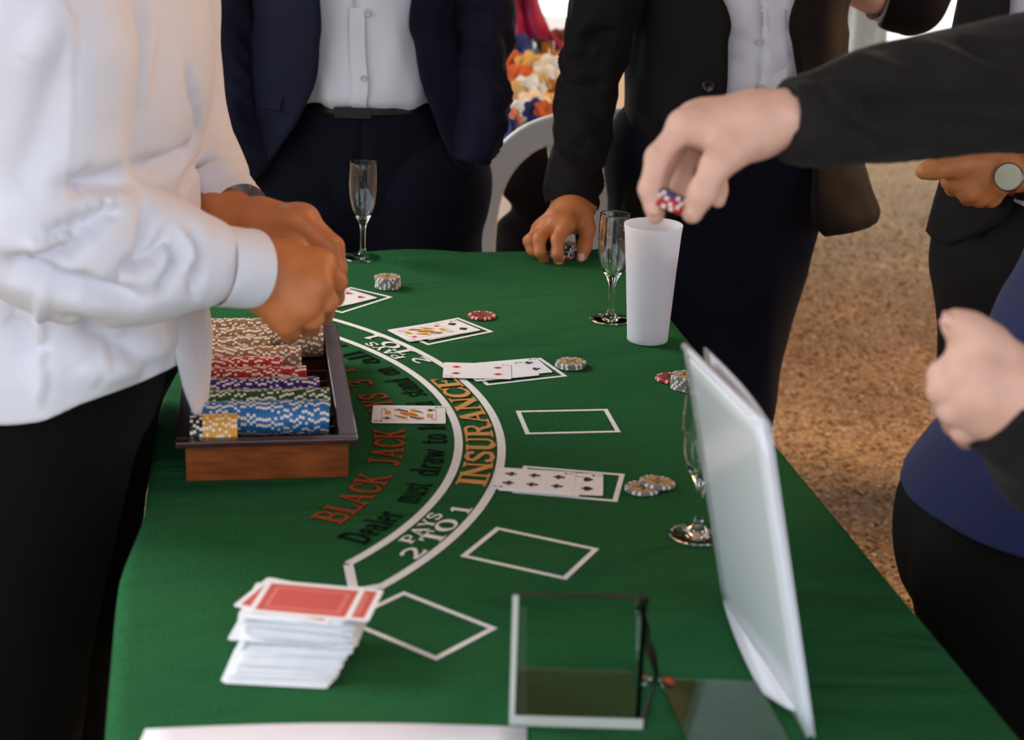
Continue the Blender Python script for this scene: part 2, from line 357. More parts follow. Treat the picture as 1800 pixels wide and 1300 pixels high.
# right edge runs through (.424,1.265) and (.231,2.423); far right corner about Y 2.86
cR = np.array([.424, 1.265]) + e2 * 1.60; LT, WT = 1.86, .725
TC = cR - e2 * LT / 2 - e1 * WT / 2
tab = tag(empty('folding_table', (TC[0], TC[1], 0), TA), 'long folding table hidden under the green blackjack cloth', 'table')
bevel(mesh('tabletop', *boxg(-WT / 2 + .012, WT / 2 - .012, -LT / 2 + .012, LT / 2 - .012, TZ - .045, TZ - .006), 'plastic_white', tab, smooth=False), .006)
for sx in (-1, 1):
    for sy in (-1, 1):
        mesh('leg', *tube([(sx * .28, sy * .75, 0), (sx * .28, sy * .75, .4), (sx * .28, sy * .75, TZ - .045)], [.016] * 3, n=12, N=6), 'steel_leg', tab)
cloth = tag(empty('blackjack_cloth', (TC[0], TC[1], TZ), TA), 'green felt blackjack layout cloth spread over the table', 'tablecloth')
def make_cloth():
    rr = .014; drop = .26
    def axis(half, n):
        a = list(np.linspace(-half + rr, half - rr, n)); arc = np.linspace(0, math.pi / 2, 6)[1:]
        pos = [(half - rr + rr * math.sin(t), -rr + rr * math.cos(t)) for t in arc] + [(half + .012 * k / 6, -rr - drop * k / 6) for k in range(1, 7)]
        return [(-p[0], p[1], 1) for p in pos[::-1]] + [(x, 0, 0) for x in a] + [(p[0], p[1], 1) for p in pos]
    X = axis(WT / 2, 24); Yv = axis(LT / 2, 54); V = []; nx = len(X)
    for j, (y, zy, fy) in enumerate(Yv):
        for i, (x, zx, fx) in enumerate(X):
            z = min(zx, zy); px, py = x, y
            if zx < -rr and zy < -rr:      # corner drape
                sx, sy = np.sign(x), np.sign(y); z = max(zx, zy) * .5 + min(zx, zy) * .5; px = sx * (WT / 2 - .03 + .035 * abs(zx)); py = sy * (LT / 2 - .03 + .035 * abs(zy))
            elif zx < -rr: px += np.sign(x) * .010 * math.sin(y * 13 + 1) * min(1, -zx / .15)
            elif zy < -rr: py += np.sign(y) * .010 * math.sin(x * 15) * min(1, -zy / .15)
            else:
                ed = min(WT / 2 - abs(x), LT / 2 - abs(y))
                if y > LT / 2 - .10: z += .006 * max(0, math.sin(x * 17 + 1.3)) * min(1, (y - LT / 2 + .10) / .06)
            if x < -WT / 2 + .08: fl_t = min(1, max(0, (-.14 - y) / .14)); px -= (.016 - .008 * min(1, max(0, (-.35 - y) / .25))) * fl_t * min(1, (-WT / 2 + .08 - x) / .08)
            V.append((px, py, z))
    Fc = [(j * nx + i, j * nx + i + 1, (j + 1) * nx + i + 1, (j + 1) * nx + i) for j in range(len(Yv) - 1) for i in range(nx - 1)]
    return mesh('felt_cloth', V, Fc, 'felt', cloth)
make_cloth()
cinv = lambda P: np.c_[(np.asarray(P)[:, 0] - TC[0]) * e1[0] + (np.asarray(P)[:, 1] - TC[1]) * e1[1], (np.asarray(P)[:, 0] - TC[0]) * e2[0] + (np.asarray(P)[:, 1] - TC[1]) * e2[1]]
def felt_print(name, V2, Fc, mt, z=.0007):
    q = cinv(V2); return mesh(name, np.c_[q, np.full(len(q), z) if z is not None else np.asarray(V2)[:, 2]], Fc, mt, cloth, smooth=False)
# arcs
CO, RO, CI, RI = np.array([-.6675, 1.8689]), .6584, np.array([-.6394, 1.8743]), .5808
def arc_pts(c, r, a0, a1, n=70):
    a = np.radians(np.linspace(a0, a1, n)); return np.c_[c[0] + r * np.cos(a), c[1] + r * np.sin(a)]
def strip(P, wd, closed=False):
    P = np.asarray(P, float); T = np.gradient(P, axis=0)
    if closed: T = np.roll(P, -1, 0) - np.roll(P, 1, 0)
    T /= np.maximum(np.linalg.norm(T, axis=1), 1e-9)[:, None]; Nn = np.c_[-T[:, 1], T[:, 0]]; w2 = np.broadcast_to(wd, (len(P),))[:, None] / 2
    V = np.empty((2 * len(P), 2)); V[0::2] = P + Nn * w2; V[1::2] = P - Nn * w2
    n = len(P); Fc = [(2 * i, 2 * i + 1, (2 * i + 3) % (2 * n), (2 * i + 2) % (2 * n)) for i in range(n if closed else n - 1)]
    return V, Fc
felt_print('arc_line', *strip(arc_pts(CO, RO, -33.6, 60), .0095), 'print_white')
felt_print('arc_line', *strip(arc_pts(CI, RI, -33.2, 60), .0095), 'print_white')
felt_print('arc_line', *strip([arc_pts(CI, RI + .002, -33.4, -33.4, 1)[0], Z(619, 1026)[:2], Z(622, 1040)[:2]], .0095), 'print_white', .0009)
felt_print('arc_line', *strip([Z(612, 1036)[:2], Z(640, 1036)[:2], arc_pts(CO, RO, -33.2, -33.2, 1)[0]], .0095), 'print_white', .0011)
BOX = [(-.2467, 2.485, 54.5), (-.0974, 2.3411, 39.2), (.0032, 2.1703, 24.4), (.0684, 1.9832, 8.5), (.0661, 1.783, -8.5), (.0233, 1.5955, -24.6), (-.0767, 1.4302, -38.5)]
def rect_frame(W, H, t):
    o = [(-W / 2, -H / 2), (W / 2, -H / 2), (W / 2, H / 2), (-W / 2, H / 2)]; i = [(-W / 2 + t, -H / 2 + t), (W / 2 - t, -H / 2 + t), (W / 2 - t, H / 2 - t), (-W / 2 + t, H / 2 - t)]
    return np.array(o + i), [(k, (k + 1) % 4, 4 + (k + 1) % 4, 4 + k) for k in range(4)]
def rot2(P, deg, c):
    a = R(deg); P = np.asarray(P, float); return np.c_[P[:, 0] * math.cos(a) - P[:, 1] * math.sin(a) + c[0], P[:, 0] * math.sin(a) + P[:, 1] * math.cos(a) + c[1]]
for bx, by, ba in BOX:
    v, f = rect_frame(.114, .083, .0056); felt_print('betting_box', rot2(v, ba, (bx, by)), f, 'print_white')
# --- lettering: a hand-drawn slab-serif stroke alphabet
def ac(cx, cy, rx, ry, a0, a1, n=14):
    a = np.radians(np.linspace(a0, a1, n)); return [(cx + rx * math.cos(t), cy + ry * math.sin(t)) for t in a]
TK, TN, SE = .21, .10, .075
def ser(x, y, w=.36): return ([(x - w / 2, y), (x + w / 2, y)], SE)
def stem(x, w=TK, y0=0, y1=1, s=True, sw=None):
    r = [([(x, y0), (x, y1)], w)]
    if s: sw = sw or w + .2; r += [ser(x, y0 + SE / 2, sw), ser(x, y1 - SE / 2, sw)]
    return r
CURVE_S = [(.60, .74), (.53, .90), (.34, .955), (.16, .87), (.13, .70), (.28, .575), (.46, .48), (.60, .34), (.57, .14), (.37, .045), (.17, .10), (.10, .26)]
GL = {
 'I': (.44, stem(.22)), 'T': (.74, stem(.37, sw=.1) + [ser(.37, SE / 2, .42), ([(.04, .95), (.70, .95)], .10), ([(.06, .98), (.06, .72)], .08), ([(.68, .98), (.68, .72)], .08)]),
 'N': (.88, stem(.14, TN) + stem(.74, TN) + [([(.12, .97), (.74, .03)], TK)]),
 'S': (.72, [(CURVE_S, .17), ([(.61, .98), (.61, .70)], .07), ([(.10, .02), (.10, .30)], .07)]),
 'U': (.86, [([(.18, 1), (.18, .3)] + ac(.43, .3, .25, .25, 180, 270), TK), (ac(.43, .3, .25, .25, 270, 360) + [(.68, 1)], TN), ser(.18, 1 - SE / 2), ser(.68, 1 - SE / 2, .3)]),
 'R': (.86, stem(.18) + [([(.2, .95), (.45, .95)] + ac(.47, .73, .19, .22, 90, -90) + [(.2, .51)], .12), ([(.42, .5), (.56, .3), (.64, .06), (.84, .04)], .15)]),
 'A': (.90, [([(.14, .03), (.43, .98)], TN), ([(.43, .98), (.74, .03)], TK), ([(.24, .34), (.64, .34)], .08), ser(.14, SE / 2, .28), ser(.74, SE / 2, .34)]),
 'C': (.80, [(ac(.43, .5, .30, .44, 38, 322, 24), [.08 + .12 * math.sin(math.pi * k / 23) for k in range(24)]), ([(.70, .98), (.70, .66)], .08), ([(.70, .30), (.70, .14)], .08)]),
 'E': (.76, stem(.18) + [([(.2, .95), (.66, .95)], .10), ([(.2, .05), (.68, .05)], .10), ([(.2, .52), (.48, .52)], .09), ([(.64, .98), (.64, .74)], .08), ([(.66, .02), (.66, .28)], .08), ([(.47, .64), (.47, .40)], .07)]),
 'B': (.82, stem(.18) + [([(.2, .95), (.42, .95)] + ac(.44, .74, .18, .21, 90, -90) + [(.2, .53)], .12), ([(.2, .52), (.46, .52)] + ac(.48, .285, .21, .235, 90, -90) + [(.2, .05)], .13)]),
 'L': (.72, stem(.18) + [([(.2, .05), (.64, .05)], .10), ([(.63, .02), (.63, .32)], .08)]),
 'K': (.88, stem(.18) + [([(.24, .42), (.66, .95)], TN), ([(.36, .55), (.70, .04)], .18), ser(.68, 1 - SE / 2, .32), ser(.74, SE / 2, .30)]),
 'J': (.62, [([(.40, 1), (.40, .25)] + ac(.25, .22, .15, .18, 0, -150), .17), ser(.40, 1 - SE / 2, .42)]),
 'P': (.80, stem(.18) + [([(.2, .95), (.45, .95)] + ac(.47, .70, .20, .25, 90, -90) + [(.2, .45)], .13)]),
 'Y': (.86, [([(.14, .97), (.43, .46)], .18), ([(.72, .97), (.43, .46)], TN), ([(.43, .5), (.43, 0)], TK), ser(.43, SE / 2), ser(.16, 1 - SE / 2, .32), ser(.70, 1 - SE / 2, .28)]),
 'O': (.90, [(ac(.45, .5, .31, .44, 0, 360, 30), [.09 + .12 * abs(math.cos(2 * math.pi * k / 29)) for k in range(30)])]),
 '1': (.5, stem(.27, .18, sw=.1) + [ser(.27, SE / 2, .42), ([(.27, .96), (.08, .80)], .10)]),
 '2': (.74, [(ac(.36, .70, .24, .24, 165, -30, 12) + [(.40, .34), (.12, .08)], .15), ([(.10, .07), (.66, .07)], .14), ([(.65, .04), (.65, .26)], .07)]),
 '3': (.70, [(ac(.34, .74, .21, .20, 160, -80, 12), .13), (ac(.34, .29, .24, .24, 85, -160, 14), .15), ([(.12, .72), (.14, .86)], .1)]),
 '6': (.70, [(ac(.35, .29, .20, .24, 0, 360, 18), .13), (cat_rom([(.15, .30), (.16, .62), (.32, .88), (.54, .96)], 10), .13)]),
 '7': (.66, [([(.08, .94), (.60, .94), (.34, .42), (.28, .0)], .13), ([(.09, .98), (.09, .76)], .07)]),
 ',': (.26, [([(.13, .12), (.15, .02), (.06, -.12)], .1)]), "'": (.2, [([(.1, 1), (.1, .8)], .09)]),
 'D': (.86, stem(.16, .15) + [([(.18, .95), (.36, .95)] + ac(.38, .5, .32, .45, 90, -90, 18) + [(.18, .05)], .15)]),
 'e': (.56, [([(.12, .34), (.46, .36)] + ac(.29, .36, .18, .28, 10, 300, 16), .12)]),
 'a': (.58, [(ac(.26, .24, .17, .19, 0, 360, 16), .11), ([(.12, .58), (.28, .66), (.43, .54), (.43, .12), (.54, .03)], .13)]),
 'l': (.34, [([(.17, .02), (.17, 1.0)], .14), ser(.17, .035, .28), ([(.05, .95), (.17, .98)], .08)]),
 'r': (.48, [([(.16, 0), (.16, .64)], .14), ser(.17, .035, .30), ([(.16, .5), (.28, .64), (.44, .58)], .12), ([(.04, .62), (.16, .63)], .07)]),
 'm': (.90, [([(x, 0), (x, .64)], .13) for x in (.14, .43, .72)] + [([(.14, .5), (.28, .66), (.43, .55)], .1), ([(.43, .5), (.57, .66), (.72, .55)], .1)] + [ser(x, .035, .22) for x in (.14, .43, .74)] + [([(.03, .62), (.14, .63)], .07)]),
 'u': (.64, [([(.14, .64), (.14, .18), (.26, .03), (.46, .14)], .13), ([(.46, .64), (.46, .06), (.58, .03)], .13), ([(.03, .62), (.14, .63)], .07)]),
 's': (.50, [([(.40, .52), (.26, .64), (.12, .53), (.16, .40), (.34, .28), (.40, .14), (.25, .02), (.09, .12)], .12)]),
 't': (.44, [([(.18, .86), (.18, .14), (.26, .03), (.40, .08)], .13), ([(.03, .62), (.38, .62)], .08)]),
 'd': (.62, [(ac(.26, .33, .18, .29, 0, 360, 16), .11), ([(.46, 1.0), (.46, .08), (.58, .03)], .13), ([(.34, .96), (.46, .98)], .07)]),
 'w': (.86, [([(.10, .64), (.26, .05), (.42, .6)], .13), ([(.42, .6), (.58, .05), (.76, .62)], .12), ser(.10, .62, .22), ser(.76, .62, .18)]),
 'o': (.60, [(ac(.30, .33, .19, .29, 0, 360, 18), .12)]),
 'n': (.64, [([(.14, 0), (.14, .64)], .13), ([(.14, .5), (.30, .66), (.46, .52), (.46, 0)], .13), ser(.15, .035, .24), ser(.48, .035, .24), ([(.03, .62), (.14, .63)], .07)]),
 ' ': (.4, []), '4': (.72, [([(.50, 0), (.50, .98), (.08, .32), (.68, .32)], .12), ser(.50, .04, .3)]), '5': (.7, [([(.56, .93), (.18, .93), (.15, .55)] , .12), (ac(.32, .33, .25, .28, 120, -150), .13)]), '8': (.7, [(ac(.35, .73, .18, .2, 0, 360, 16), .11), (ac(.35, .27, .22, .23, 0, 360, 16), .12)]),
 'Q': (.90, [(ac(.45, .5, .31, .44, 0, 360, 30), .14), ([(.45, .3), (.78, -.05)], .14)]),
}
def text_strokes(s):
    out = []; x = 0
    for ch in s:
        wd, st = GL[ch]
        for pts, tw in st:
            P = np.asarray(pts, float)
            if len(P) < 5:
                k = 5 * (len(P) - 1) + 1; t = np.linspace(0, len(P) - 1, k); tw2 = tw
                P = np.c_[np.interp(t, range(len(P)), P[:, 0]), np.interp(t, range(len(P)), P[:, 1])]
            out.append((P + [x, 0], tw))
        x += wd
    return out, x
def felt_text(name, s, c, rb, hgt, a0, a1, mt, edge=None, slant=0, wk=1.0):
    st, wd = text_strokes(s); sx = (a1 - a0) / wd
    for m_, ex, z in ([(edge, .035, .0004)] if edge else []) + [(mt, 0, .0012)]:
        parts = []
        for P, tw in st:
            if ex:
                d0 = P[0] - P[1]; d1 = P[-1] - P[-2]; P = P.copy(); P[0] += d0 / np.linalg.norm(d0) * ex * .5; P[-1] += d1 / np.linalg.norm(d1) * ex * .5
            v, f = strip(P, np.asarray(tw) * wk + ex)
            a = np.radians(a0 + (v[:, 0] + slant * v[:, 1]) * sx); r = rb - v[:, 1] * hgt
            parts.append((np.c_[c[0] + r * np.cos(a), c[1] + r * np.sin(a), np.full(len(a), z + 1.2e-5 * len(parts))], f))
        V, Fc = join(parts); felt_print(name, np.array(V), Fc, m_, None)
felt_text('lettering', 'INSURANCE', CO, .6505, .033, -9.2, 24.6, 'print_gold', 'print_gold_edge')
for a0, s in ((-27.6, 1), (30.2, 1)):
    felt_text('lettering', '2 TO 1', CO, .6520, .0215, a0, a0 + 13.0, 'print_white')
    felt_text('lettering', 'PAYS', CO, .6290, .0150, a0 + 3.0, a0 + 10.6, 'print_white')
def ang_of(c, q): p_ = Z(*q)[:2] - c; return math.degrees(math.atan2(p_[1], p_[0]))
for s, q0, q1 in (('Dealer', (637, 958), (712, 905)), ('must', (720, 886), (757, 852)), ('draw', (760, 838), (785, 791)), ('to', (786, 782), (785, 763)), ('16,', (784, 757), (777, 735)),
                  ('and', (770, 725), (754, 706)), ('stand', (744, 697), (696, 667)), ('on', (690, 660), (668, 648)), ('all', (660, 640), (612, 620)), ("17's", (600, 612), (575, 600))):
    felt_text('lettering', s, CI, .567, .033, ang_of(CI, q0), ang_of(CI, q1), 'print_black', wk=1.12)
for s, a0, a1 in (('BLACK', -25.6, -9.4), ('JACK', -6.4, 7.2), ('PAYS', 10.2, 22.0), ('3', 25.6, 28.4), ('TO', 31.5, 38), ('2', 41, 44)):
    felt_text('lettering', s, CI, .519, .036, a0, a1, 'print_orange', 'print_orange_edge', wk=.9)

# ------------------------------------------------------------------ playing cards
CW, CL, CT = .063, .088, .0004
def card_mesh():
    out = []
    for sx, sy, a in ((1, 1, 0), (-1, 1, 90), (-1, -1, 180), (1, -1, 270)):
        out += [(sx * (CL / 2 - .003) + .003 * math.cos(R(a + t)), sy * (CW / 2 - .003) + .003 * math.sin(R(a + t))) for t in (0, 30, 60, 90)]
    n = len(out); V = [(x, y, 0) for x, y in out] + [(x, y, CT) for x, y in out]
    Fc = [tuple(range(n))[::-1], tuple(range(n, 2 * n))] + [(k, (k + 1) % n, n + (k + 1) % n, n + k) for k in range(n)]
    return V, Fc
def pip(kind):
    if kind == 'diamond': return [np.array([(0, .5), (-.36, 0), (0, -.5), (.36, 0)])]
    if kind == 'heart':
        t = np.linspace(0, 2 * math.pi, 28)[:-1]; return [np.c_[16 * np.sin(t) ** 3, 13 * np.cos(t) - 5 * np.cos(2 * t) - 2 * np.cos(3 * t) - np.cos(4 * t)] / 33]
    st = np.array([(-.04, 0), (.04, 0), (.16, -.5), (-.16, -.5)])[::-1]
    if kind == 'spade':
        t = np.linspace(0, 2 * math.pi, 28)[:-1]; h = np.c_[16 * np.sin(t) ** 3, -(13 * np.cos(t) - 5 * np.cos(2 * t) - 2 * np.cos(3 * t) - np.cos(4 * t))] / 33; return [h[::-1] + [0, .05], st]
    ci = lambda x, y: np.array(ac(x, y, .21, .21, 0, 340, 16))
    return [ci(0, .26), ci(-.23, -.08), ci(.23, -.08), st]
PIPX = {1: [(0, 0)], 2: [(-1, 0), (1, 0)], 3: [(-1, 0), (0, 0), (1, 0)], 4: [(-1, -1), (-1, 1), (1, -1), (1, 1)], 5: [(-1, -1), (-1, 1), (1, -1), (1, 1), (0, 0)],
        6: [(-1, -1), (-1, 1), (0, -1), (0, 1), (1, -1), (1, 1)], 7: [(-1, -1), (-1, 1), (0, -1), (0, 1), (1, -1), (1, 1), (.5, 0)], 8: [(-1, -1), (-1, 1), (0, -1), (0, 1), (1, -1), (1, 1), (.5, 0), (-.5, 0)]}
def card_print(o, suit, rank):
    red = suit in ('heart', 'diamond'); parts = {k: [] for k in ('card_red', 'card_black', 'card_yellow', 'card_blue', 'card_white')}
    ck = 'card_red' if red else 'card_black'; zt = CT + .00008
    def poly(P, k, z=zt): parts[k].append(([(x, y, z) for x, y in P], [tuple(range(len(P)))]))
    def put(x, y, s, turn, k=ck):
        for P in pip(suit):
            q = rot2(P * s, 90 if turn else -90, (x, y))
            poly(q, k)
    def stroke_idx(ch, x, y, s, a):
        st, wd = text_strokes(ch)
        for P, tw in st:
            v, f = strip(P - [wd / 2, .5], np.asarray(tw)); v = rot2(v * s, a, (x, y)); parts[ck].append(([(p[0], p[1], zt) for p in v], f))
    ch = {11: 'J', 12: 'Q', 13: 'K', 1: 'A'}.get(rank, str(rank))
    for sg in (1, -1):
        put(sg * .0335, sg * -.0255 * -1, .005, sg < 0)
        if ch: stroke_idx(ch, sg * .0400, sg * .0255, .006, -90 if sg > 0 else 90)
    if rank <= 8:
        for a, b in PIPX[rank]:      # each printed pip is a piece of its own
            pv, pf = join([([(x, y, zt) for x, y in rot2(P * .0135, 90 if a < 0 else -90, (a * .027, b * .0135))], [tuple(range(len(P)))]) for P in pip(suit)]); mesh('pip', pv, pf, ck, o, smooth=False)
    else:
        v, f = rect_frame(.066, .042, .0005); parts['card_black'].append(([(x, y, zt) for x, y in v], f))
        for sg in (1, -1):
            T = lambda P: [(sg * x, sg * y) for x, y in P]
            put(sg * .0265, sg * .0145, .0105, sg < 0)
            poly(T([(.001, -.012), (.012, -.019), (.019, -.017), (.008, -.004), (.001, .004)]), 'card_blue', zt + .00002)
            poly(T([(0, -.006), (.016, -.016), (.019, -.011), (.004, .008), (0, .008)]), 'card_yellow', zt + .00004)
            poly(T([(.002, .010), (.014, .004), (.017, .009), (.006, .018), (.001, .019)]), 'card_yellow', zt + .00004)
            poly(T([(0, -.001), (.010, -.006), (.011, -.003), (.001, .003)]), 'card_red', zt + .00006)
            poly(T([(.005, .011), (.013, .007), (.014, .009), (.006, .014)]), 'card_blue', zt + .00006)
            poly(T([(.011, -.008), (.018, -.010), (.022, -.004), (.018, .003), (.011, .002)]), 'card_white', zt + .00008)
            poly(T([(.0215, -.011), (.0285, -.013), (.0295, .001), (.022, .004)]), 'card_yellow', zt + .00008)
            poly(T([(.0155, -.0035), (.0165, -.0035), (.0165, -.002), (.0155, -.002)]), 'card_black', zt + .0001)
            poly(T([(.013, -.0045), (.0135, -.0045), (.0135, -.001), (.013, -.001)]), 'card_red', zt + .0001)
            poly(T([(.012, .009), (.030, -.0195), (.032, -.0195), (.014, .010)]), 'card_red', zt + .00003)
    ks = [k for k in parts if parts[k]]; allp = []; fm = []
    for i, k in enumerate(ks):
        for p_ in parts[k]: allp.append(p_); fm += [i] * len(p_[1])
    V, Fc = join(allp); me = mesh('printed_face' if rank > 8 else 'printed_index', V, Fc, ks, o, fm, smooth=False); me['kind'] = 'stuff'; return me
CARD = None
def play_card(x, y, ang, z, suit, rank, label, tilt=(0, 0)):
    global CARD
    if CARD is None: CARD = mesh('playing_card', *card_mesh(), 'card_white', smooth=False); o = CARD
    else: o = CARD.copy(); col.objects.link(o)
    o.location = (x, y, z); o.rotation_euler = (tilt[0], tilt[1], R(ang)); tag(o, label, 'playing card')
    if suit: card_print(o, suit, rank)
    return o
z0 = TZ + .0014
play_card(-.1225, 1.989, 3.2, z0, 'club', 12, 'queen of clubs lying face up beside the chip tray')
play_card(.0014, 2.1824, 20.5, z0, 'club', 4, 'four of clubs under two other cards in a betting box')
play_card(-.0161, 2.1649, 22.0, z0 + .0006, 'club', 1, 'mostly covered pale card beneath the four of diamonds')
play_card(-.0451, 2.1604, 1.0, z0 + .0016, 'diamond', 4, 'four of diamonds on top of two club cards')
play_card(.059, 1.7809, -2.5, z0, 'spade', 6, 'spade card partly under the six of clubs')
play_card(.036, 1.7790, -7.5, z0 + .0006, 'club', 3, 'covered card peeking out under the six of clubs')
play_card(.0273, 1.7840, -5.9, z0 + .0012, 'club', 6, 'six of clubs lying on top of the spade card')
play_card(-.0991, 2.3451, 38.0, z0, 'spade', 4, 'spade card half under the jack of diamonds')
play_card(-.158 + .044 * math.cos(R(34)), 2.3069 + .044 * math.sin(R(34)), 34.0, z0 + .0006, 'diamond', 11, 'jack of diamonds face up in a betting box')
play_card(-.2548, 2.4866, 47.0, z0, 'heart', 4, "heart card lying beyond the dealer's hands")
play_card(-.292, 2.446, 49.0, z0 + .0006, 'club', 13, "club court card half under the dealer's hand")

# ------------------------------------------------------------------ deck on the near end
dk0, dk1 = Z(390, 1200), Z(578, 1212)
deck_ang = math.degrees(math.atan2(dk1[1] - dk0[1], dk1[0] - dk0[0])); dc = (dk0[:2] + dk1[:2]) / 2 + np.array([-math.sin(R(deck_ang)), math.cos(R(deck_ang))]) * CW / 2
ND = 116; DT = .00042
for i in range(ND):
    o = CARD.copy(); o.name = 'playing_card'; col.objects.link(o); t = i / ND
    if t < .42: sh = np.array([.055 * (t / .42) ** 1.3 * .32, .030 * (t / .42)]); an = deck_ang + 2
    elif t < .9: sh = np.array([.016 + .006 * math.sin(i * .5), .033 + .006 * (t - .42)]); an = deck_ang - 2
    else: sh = np.array([.012, .028]); an = deck_ang - 1
    sh = sh + RNG.normal(0, .0013, 2)
    if i in (57, 58, 59): sh = sh + [-.010, -.004]
    o.location = (dc[0] + sh[0], dc[1] + sh[1], TZ + .0012 + i * DT); o.rotation_euler = (0, 0, R(an + RNG.normal(0, 1.2)))
    tag(o, 'white-edged playing card inside the messy stacked deck', 'playing card', 'cards of the stacked deck')
zt = TZ + .0012 + ND * DT
def back_card(sx, sy, an, z, label):
    o = CARD.copy(); o.name = 'playing_card'; col.objects.link(o); o.location = (dc[0] + sx, dc[1] + sy, z); o.rotation_euler = (0, 0, R(an)); tag(o, label, 'playing card')
    v, f = boxg(-CL / 2 + .005, CL / 2 - .005, -CW / 2 + .005, CW / 2 - .005, CT, CT + .0001)
    b = mesh('printed_back', v, f, 'card_back', o, smooth=False)
    v, f = rect_frame(.066, .041, .003); mesh('back_border', [(x, y, CT + .00018) for x, y in v], f, 'card_back_light', b, smooth=False)
    return o
back_card(.008, .030, deck_ang - 16, zt, 'red-backed card sticking out at the left under the deck top')
back_card(.034, .029, deck_ang - 3.5, zt + DT, 'red-backed card second from the top of the deck')
back_card(.018, .029, deck_ang - 3.5, zt + 2 * DT, 'red-backed playing card on the very top of the deck')

# ------------------------------------------------------------------ poker chips
CR_, CH_ = .0197, .0033
def chip_mesh(color, seg=36, detail=False):
    pat = [1, 0, 1, 0, 0, 0]
    prof = [(CR_ * .76, 0), (CR_ - .0005, 0), (CR_, .0004), (CR_, CH_ - .0004), (CR_ - .0005, CH_), (CR_ * .76, CH_)]
    V, Fc = lathe(prof, seg); fm = []
    for i in range(len(prof) - 1):
        for k in range(seg): fm.append(1 if pat[k % 6] else 0)
    n = len(V); Fc.append(tuple(range(seg))[::-1]); Fc.append(tuple(range(n - seg, n))); fm += [0, 0]
    return V, Fc, ['chip_' + color, 'chip_spot'], fm
CHIPM = {}
def chip(color, mw, label, group=None, inlay=None):
    if color not in CHIPM:
        V, Fc, ms, fm = chip_mesh(color); o = mesh('poker_chip', V, Fc, ms, None, fm, smooth=False); CHIPM[color] = o.data
    else:
        o = bpy.data.objects.new('poker_chip', CHIPM[color]); col.objects.link(o)
    o.matrix_world = mw; tag(o, label, 'poker chip', group)
    if inlay:
        ni = 30; z = CH_ + .00012
        V, Fc = lathe([(.0001, z), (.0152, z), (.0152, CH_ - .0002)], ni); i_ = mesh('inlay', V, Fc, inlay, o, smooth=False)
        pr = []
        for r_, wd in ((.0142, .0005), (.0112, .0005)): v, f = strip([(r_ * math.cos(t), r_ * math.sin(t)) for t in np.linspace(0, 2 * math.pi, 30)[:-1]], wd, True); pr.append((np.c_[v, np.full(len(v), z + .0001)], f))
        for k in range(4):
            a = k * 90 + 45; v, f = strip(rot2(np.array([(-.0040, 0), (-.0012, .0022), (.0012, -.0022), (.0040, 0)]) + [.0055, 0], a, (0, 0)), .0028); pr.append((np.c_[v, np.full(len(v), z + .0001)], f))
        V, Fc = join(pr); mesh('emblem', V, Fc, 'inlay_mark', i_, smooth=False)
    return o
def flat(x, y, z, tilt=(0, 0)): return Matrix.Translation((x, y, z)) @ Matrix.Rotation(tilt[0], 4, 'X') @ Matrix.Rotation(tilt[1], 4, 'Y') @ Matrix.Rotation(random.uniform(0, 6.28), 4, 'Z')
def stack(px, py, n, color, inlay, label, group, jit=.0006):
    p_ = Z(px, py); p_[1] += CR_
    for i in range(n): chip(color, flat(p_[0] + random.gauss(0, jit), p_[1] + random.gauss(0, jit), TZ + .0012 + i * (CH_ + .0001)), label, group, inlay if i == n - 1 else None)
stack(680, 512, 5, 'grey', 'inlay_tan', "grey white-spotted poker chip in the stack by the heart card", 'grey chip stack by the heart card')
stack(846, 565, 1, 'red', 'inlay_red', 'single red poker chip beyond the jack of diamonds', None)
stack(1003, 653, 2, 'grey', 'inlay_tan', 'grey poker chip in the pair beside the four of clubs', 'grey chip pair by the four of clubs')
p_ = Z(1131, 874); chip('grey', flat(p_[0], p_[1] + CR_, TZ + .0012), 'grey poker chip leaning under another beside the spade card', None, 'inlay_tan')
p_ = Z(1157, 868); chip('grey', flat(p_[0], p_[1] + CR_, TZ + .0040, (R(-2), R(5))), 'grey poker chip resting tilted on another beside the spade card', None, 'inlay_tan')
stack(1181, 677, 1, 'red', 'inlay_red', 'red poker chip touching the grey stack near the sign holder', None)
stack(1208, 691, 5, 'grey', 'inlay_tan', 'grey poker chip in the stack half behind the sign holder', 'grey chip stack behind the sign holder')

# ------------------------------------------------------------------ chip tray
tp = Z(308, 778, .79); TRA = TA - .005
tray = tag(empty('chip_tray', (tp[0], tp[1], TZ), TRA), 'dark wooden chip tray filled with rows of poker chips', 'chip tray')
TW, TL, TH = .194, .432, .05; rw = .014
mesh('wall', *boxg(.010, TW - .010, .012, .020, .0012, TH - .007), 'wood_orange', tray, smooth=False)
mesh('wall', *boxg(.010, TW - .010, TL - .020, TL - .012, .0012, TH - .007), 'wood_orange', tray, smooth=False)
mesh('wall', *boxg(.010, .018, .020, TL - .020, .0012, TH - .007), 'wood_dark', tray, smooth=False)
mesh('wall', *boxg(TW - .018, TW - .010, .020, TL - .020, .0012, TH - .007), 'wood_dark', tray, smooth=False)
mesh('bottom', *boxg(.018, TW - .018, .020, TL - .020, .0012, .010), 'wood_dark', tray, smooth=False)
bevel(mesh('rim', *join([boxg(0, TW, 0, rw, TH - .007, TH), boxg(0, TW, TL - rw, TL, TH - .007, TH), boxg(0, rw, rw, TL - rw, TH - .007, TH), boxg(TW - rw - .006, TW, rw, TL - rw, TH - .007, TH)]), 'wood_dark', tray, smooth=False), .0015)
rows = [(['black'] * 4 + ['yellow'] * 11), ['blue'] * 45, ['green'] * 46, ['purple'] * 43, ['red'] * 39, ['red'] * 31, ['tan'] * 38, ['tan'] * 27, ['tan'] * 47, ['tan'] * 47]
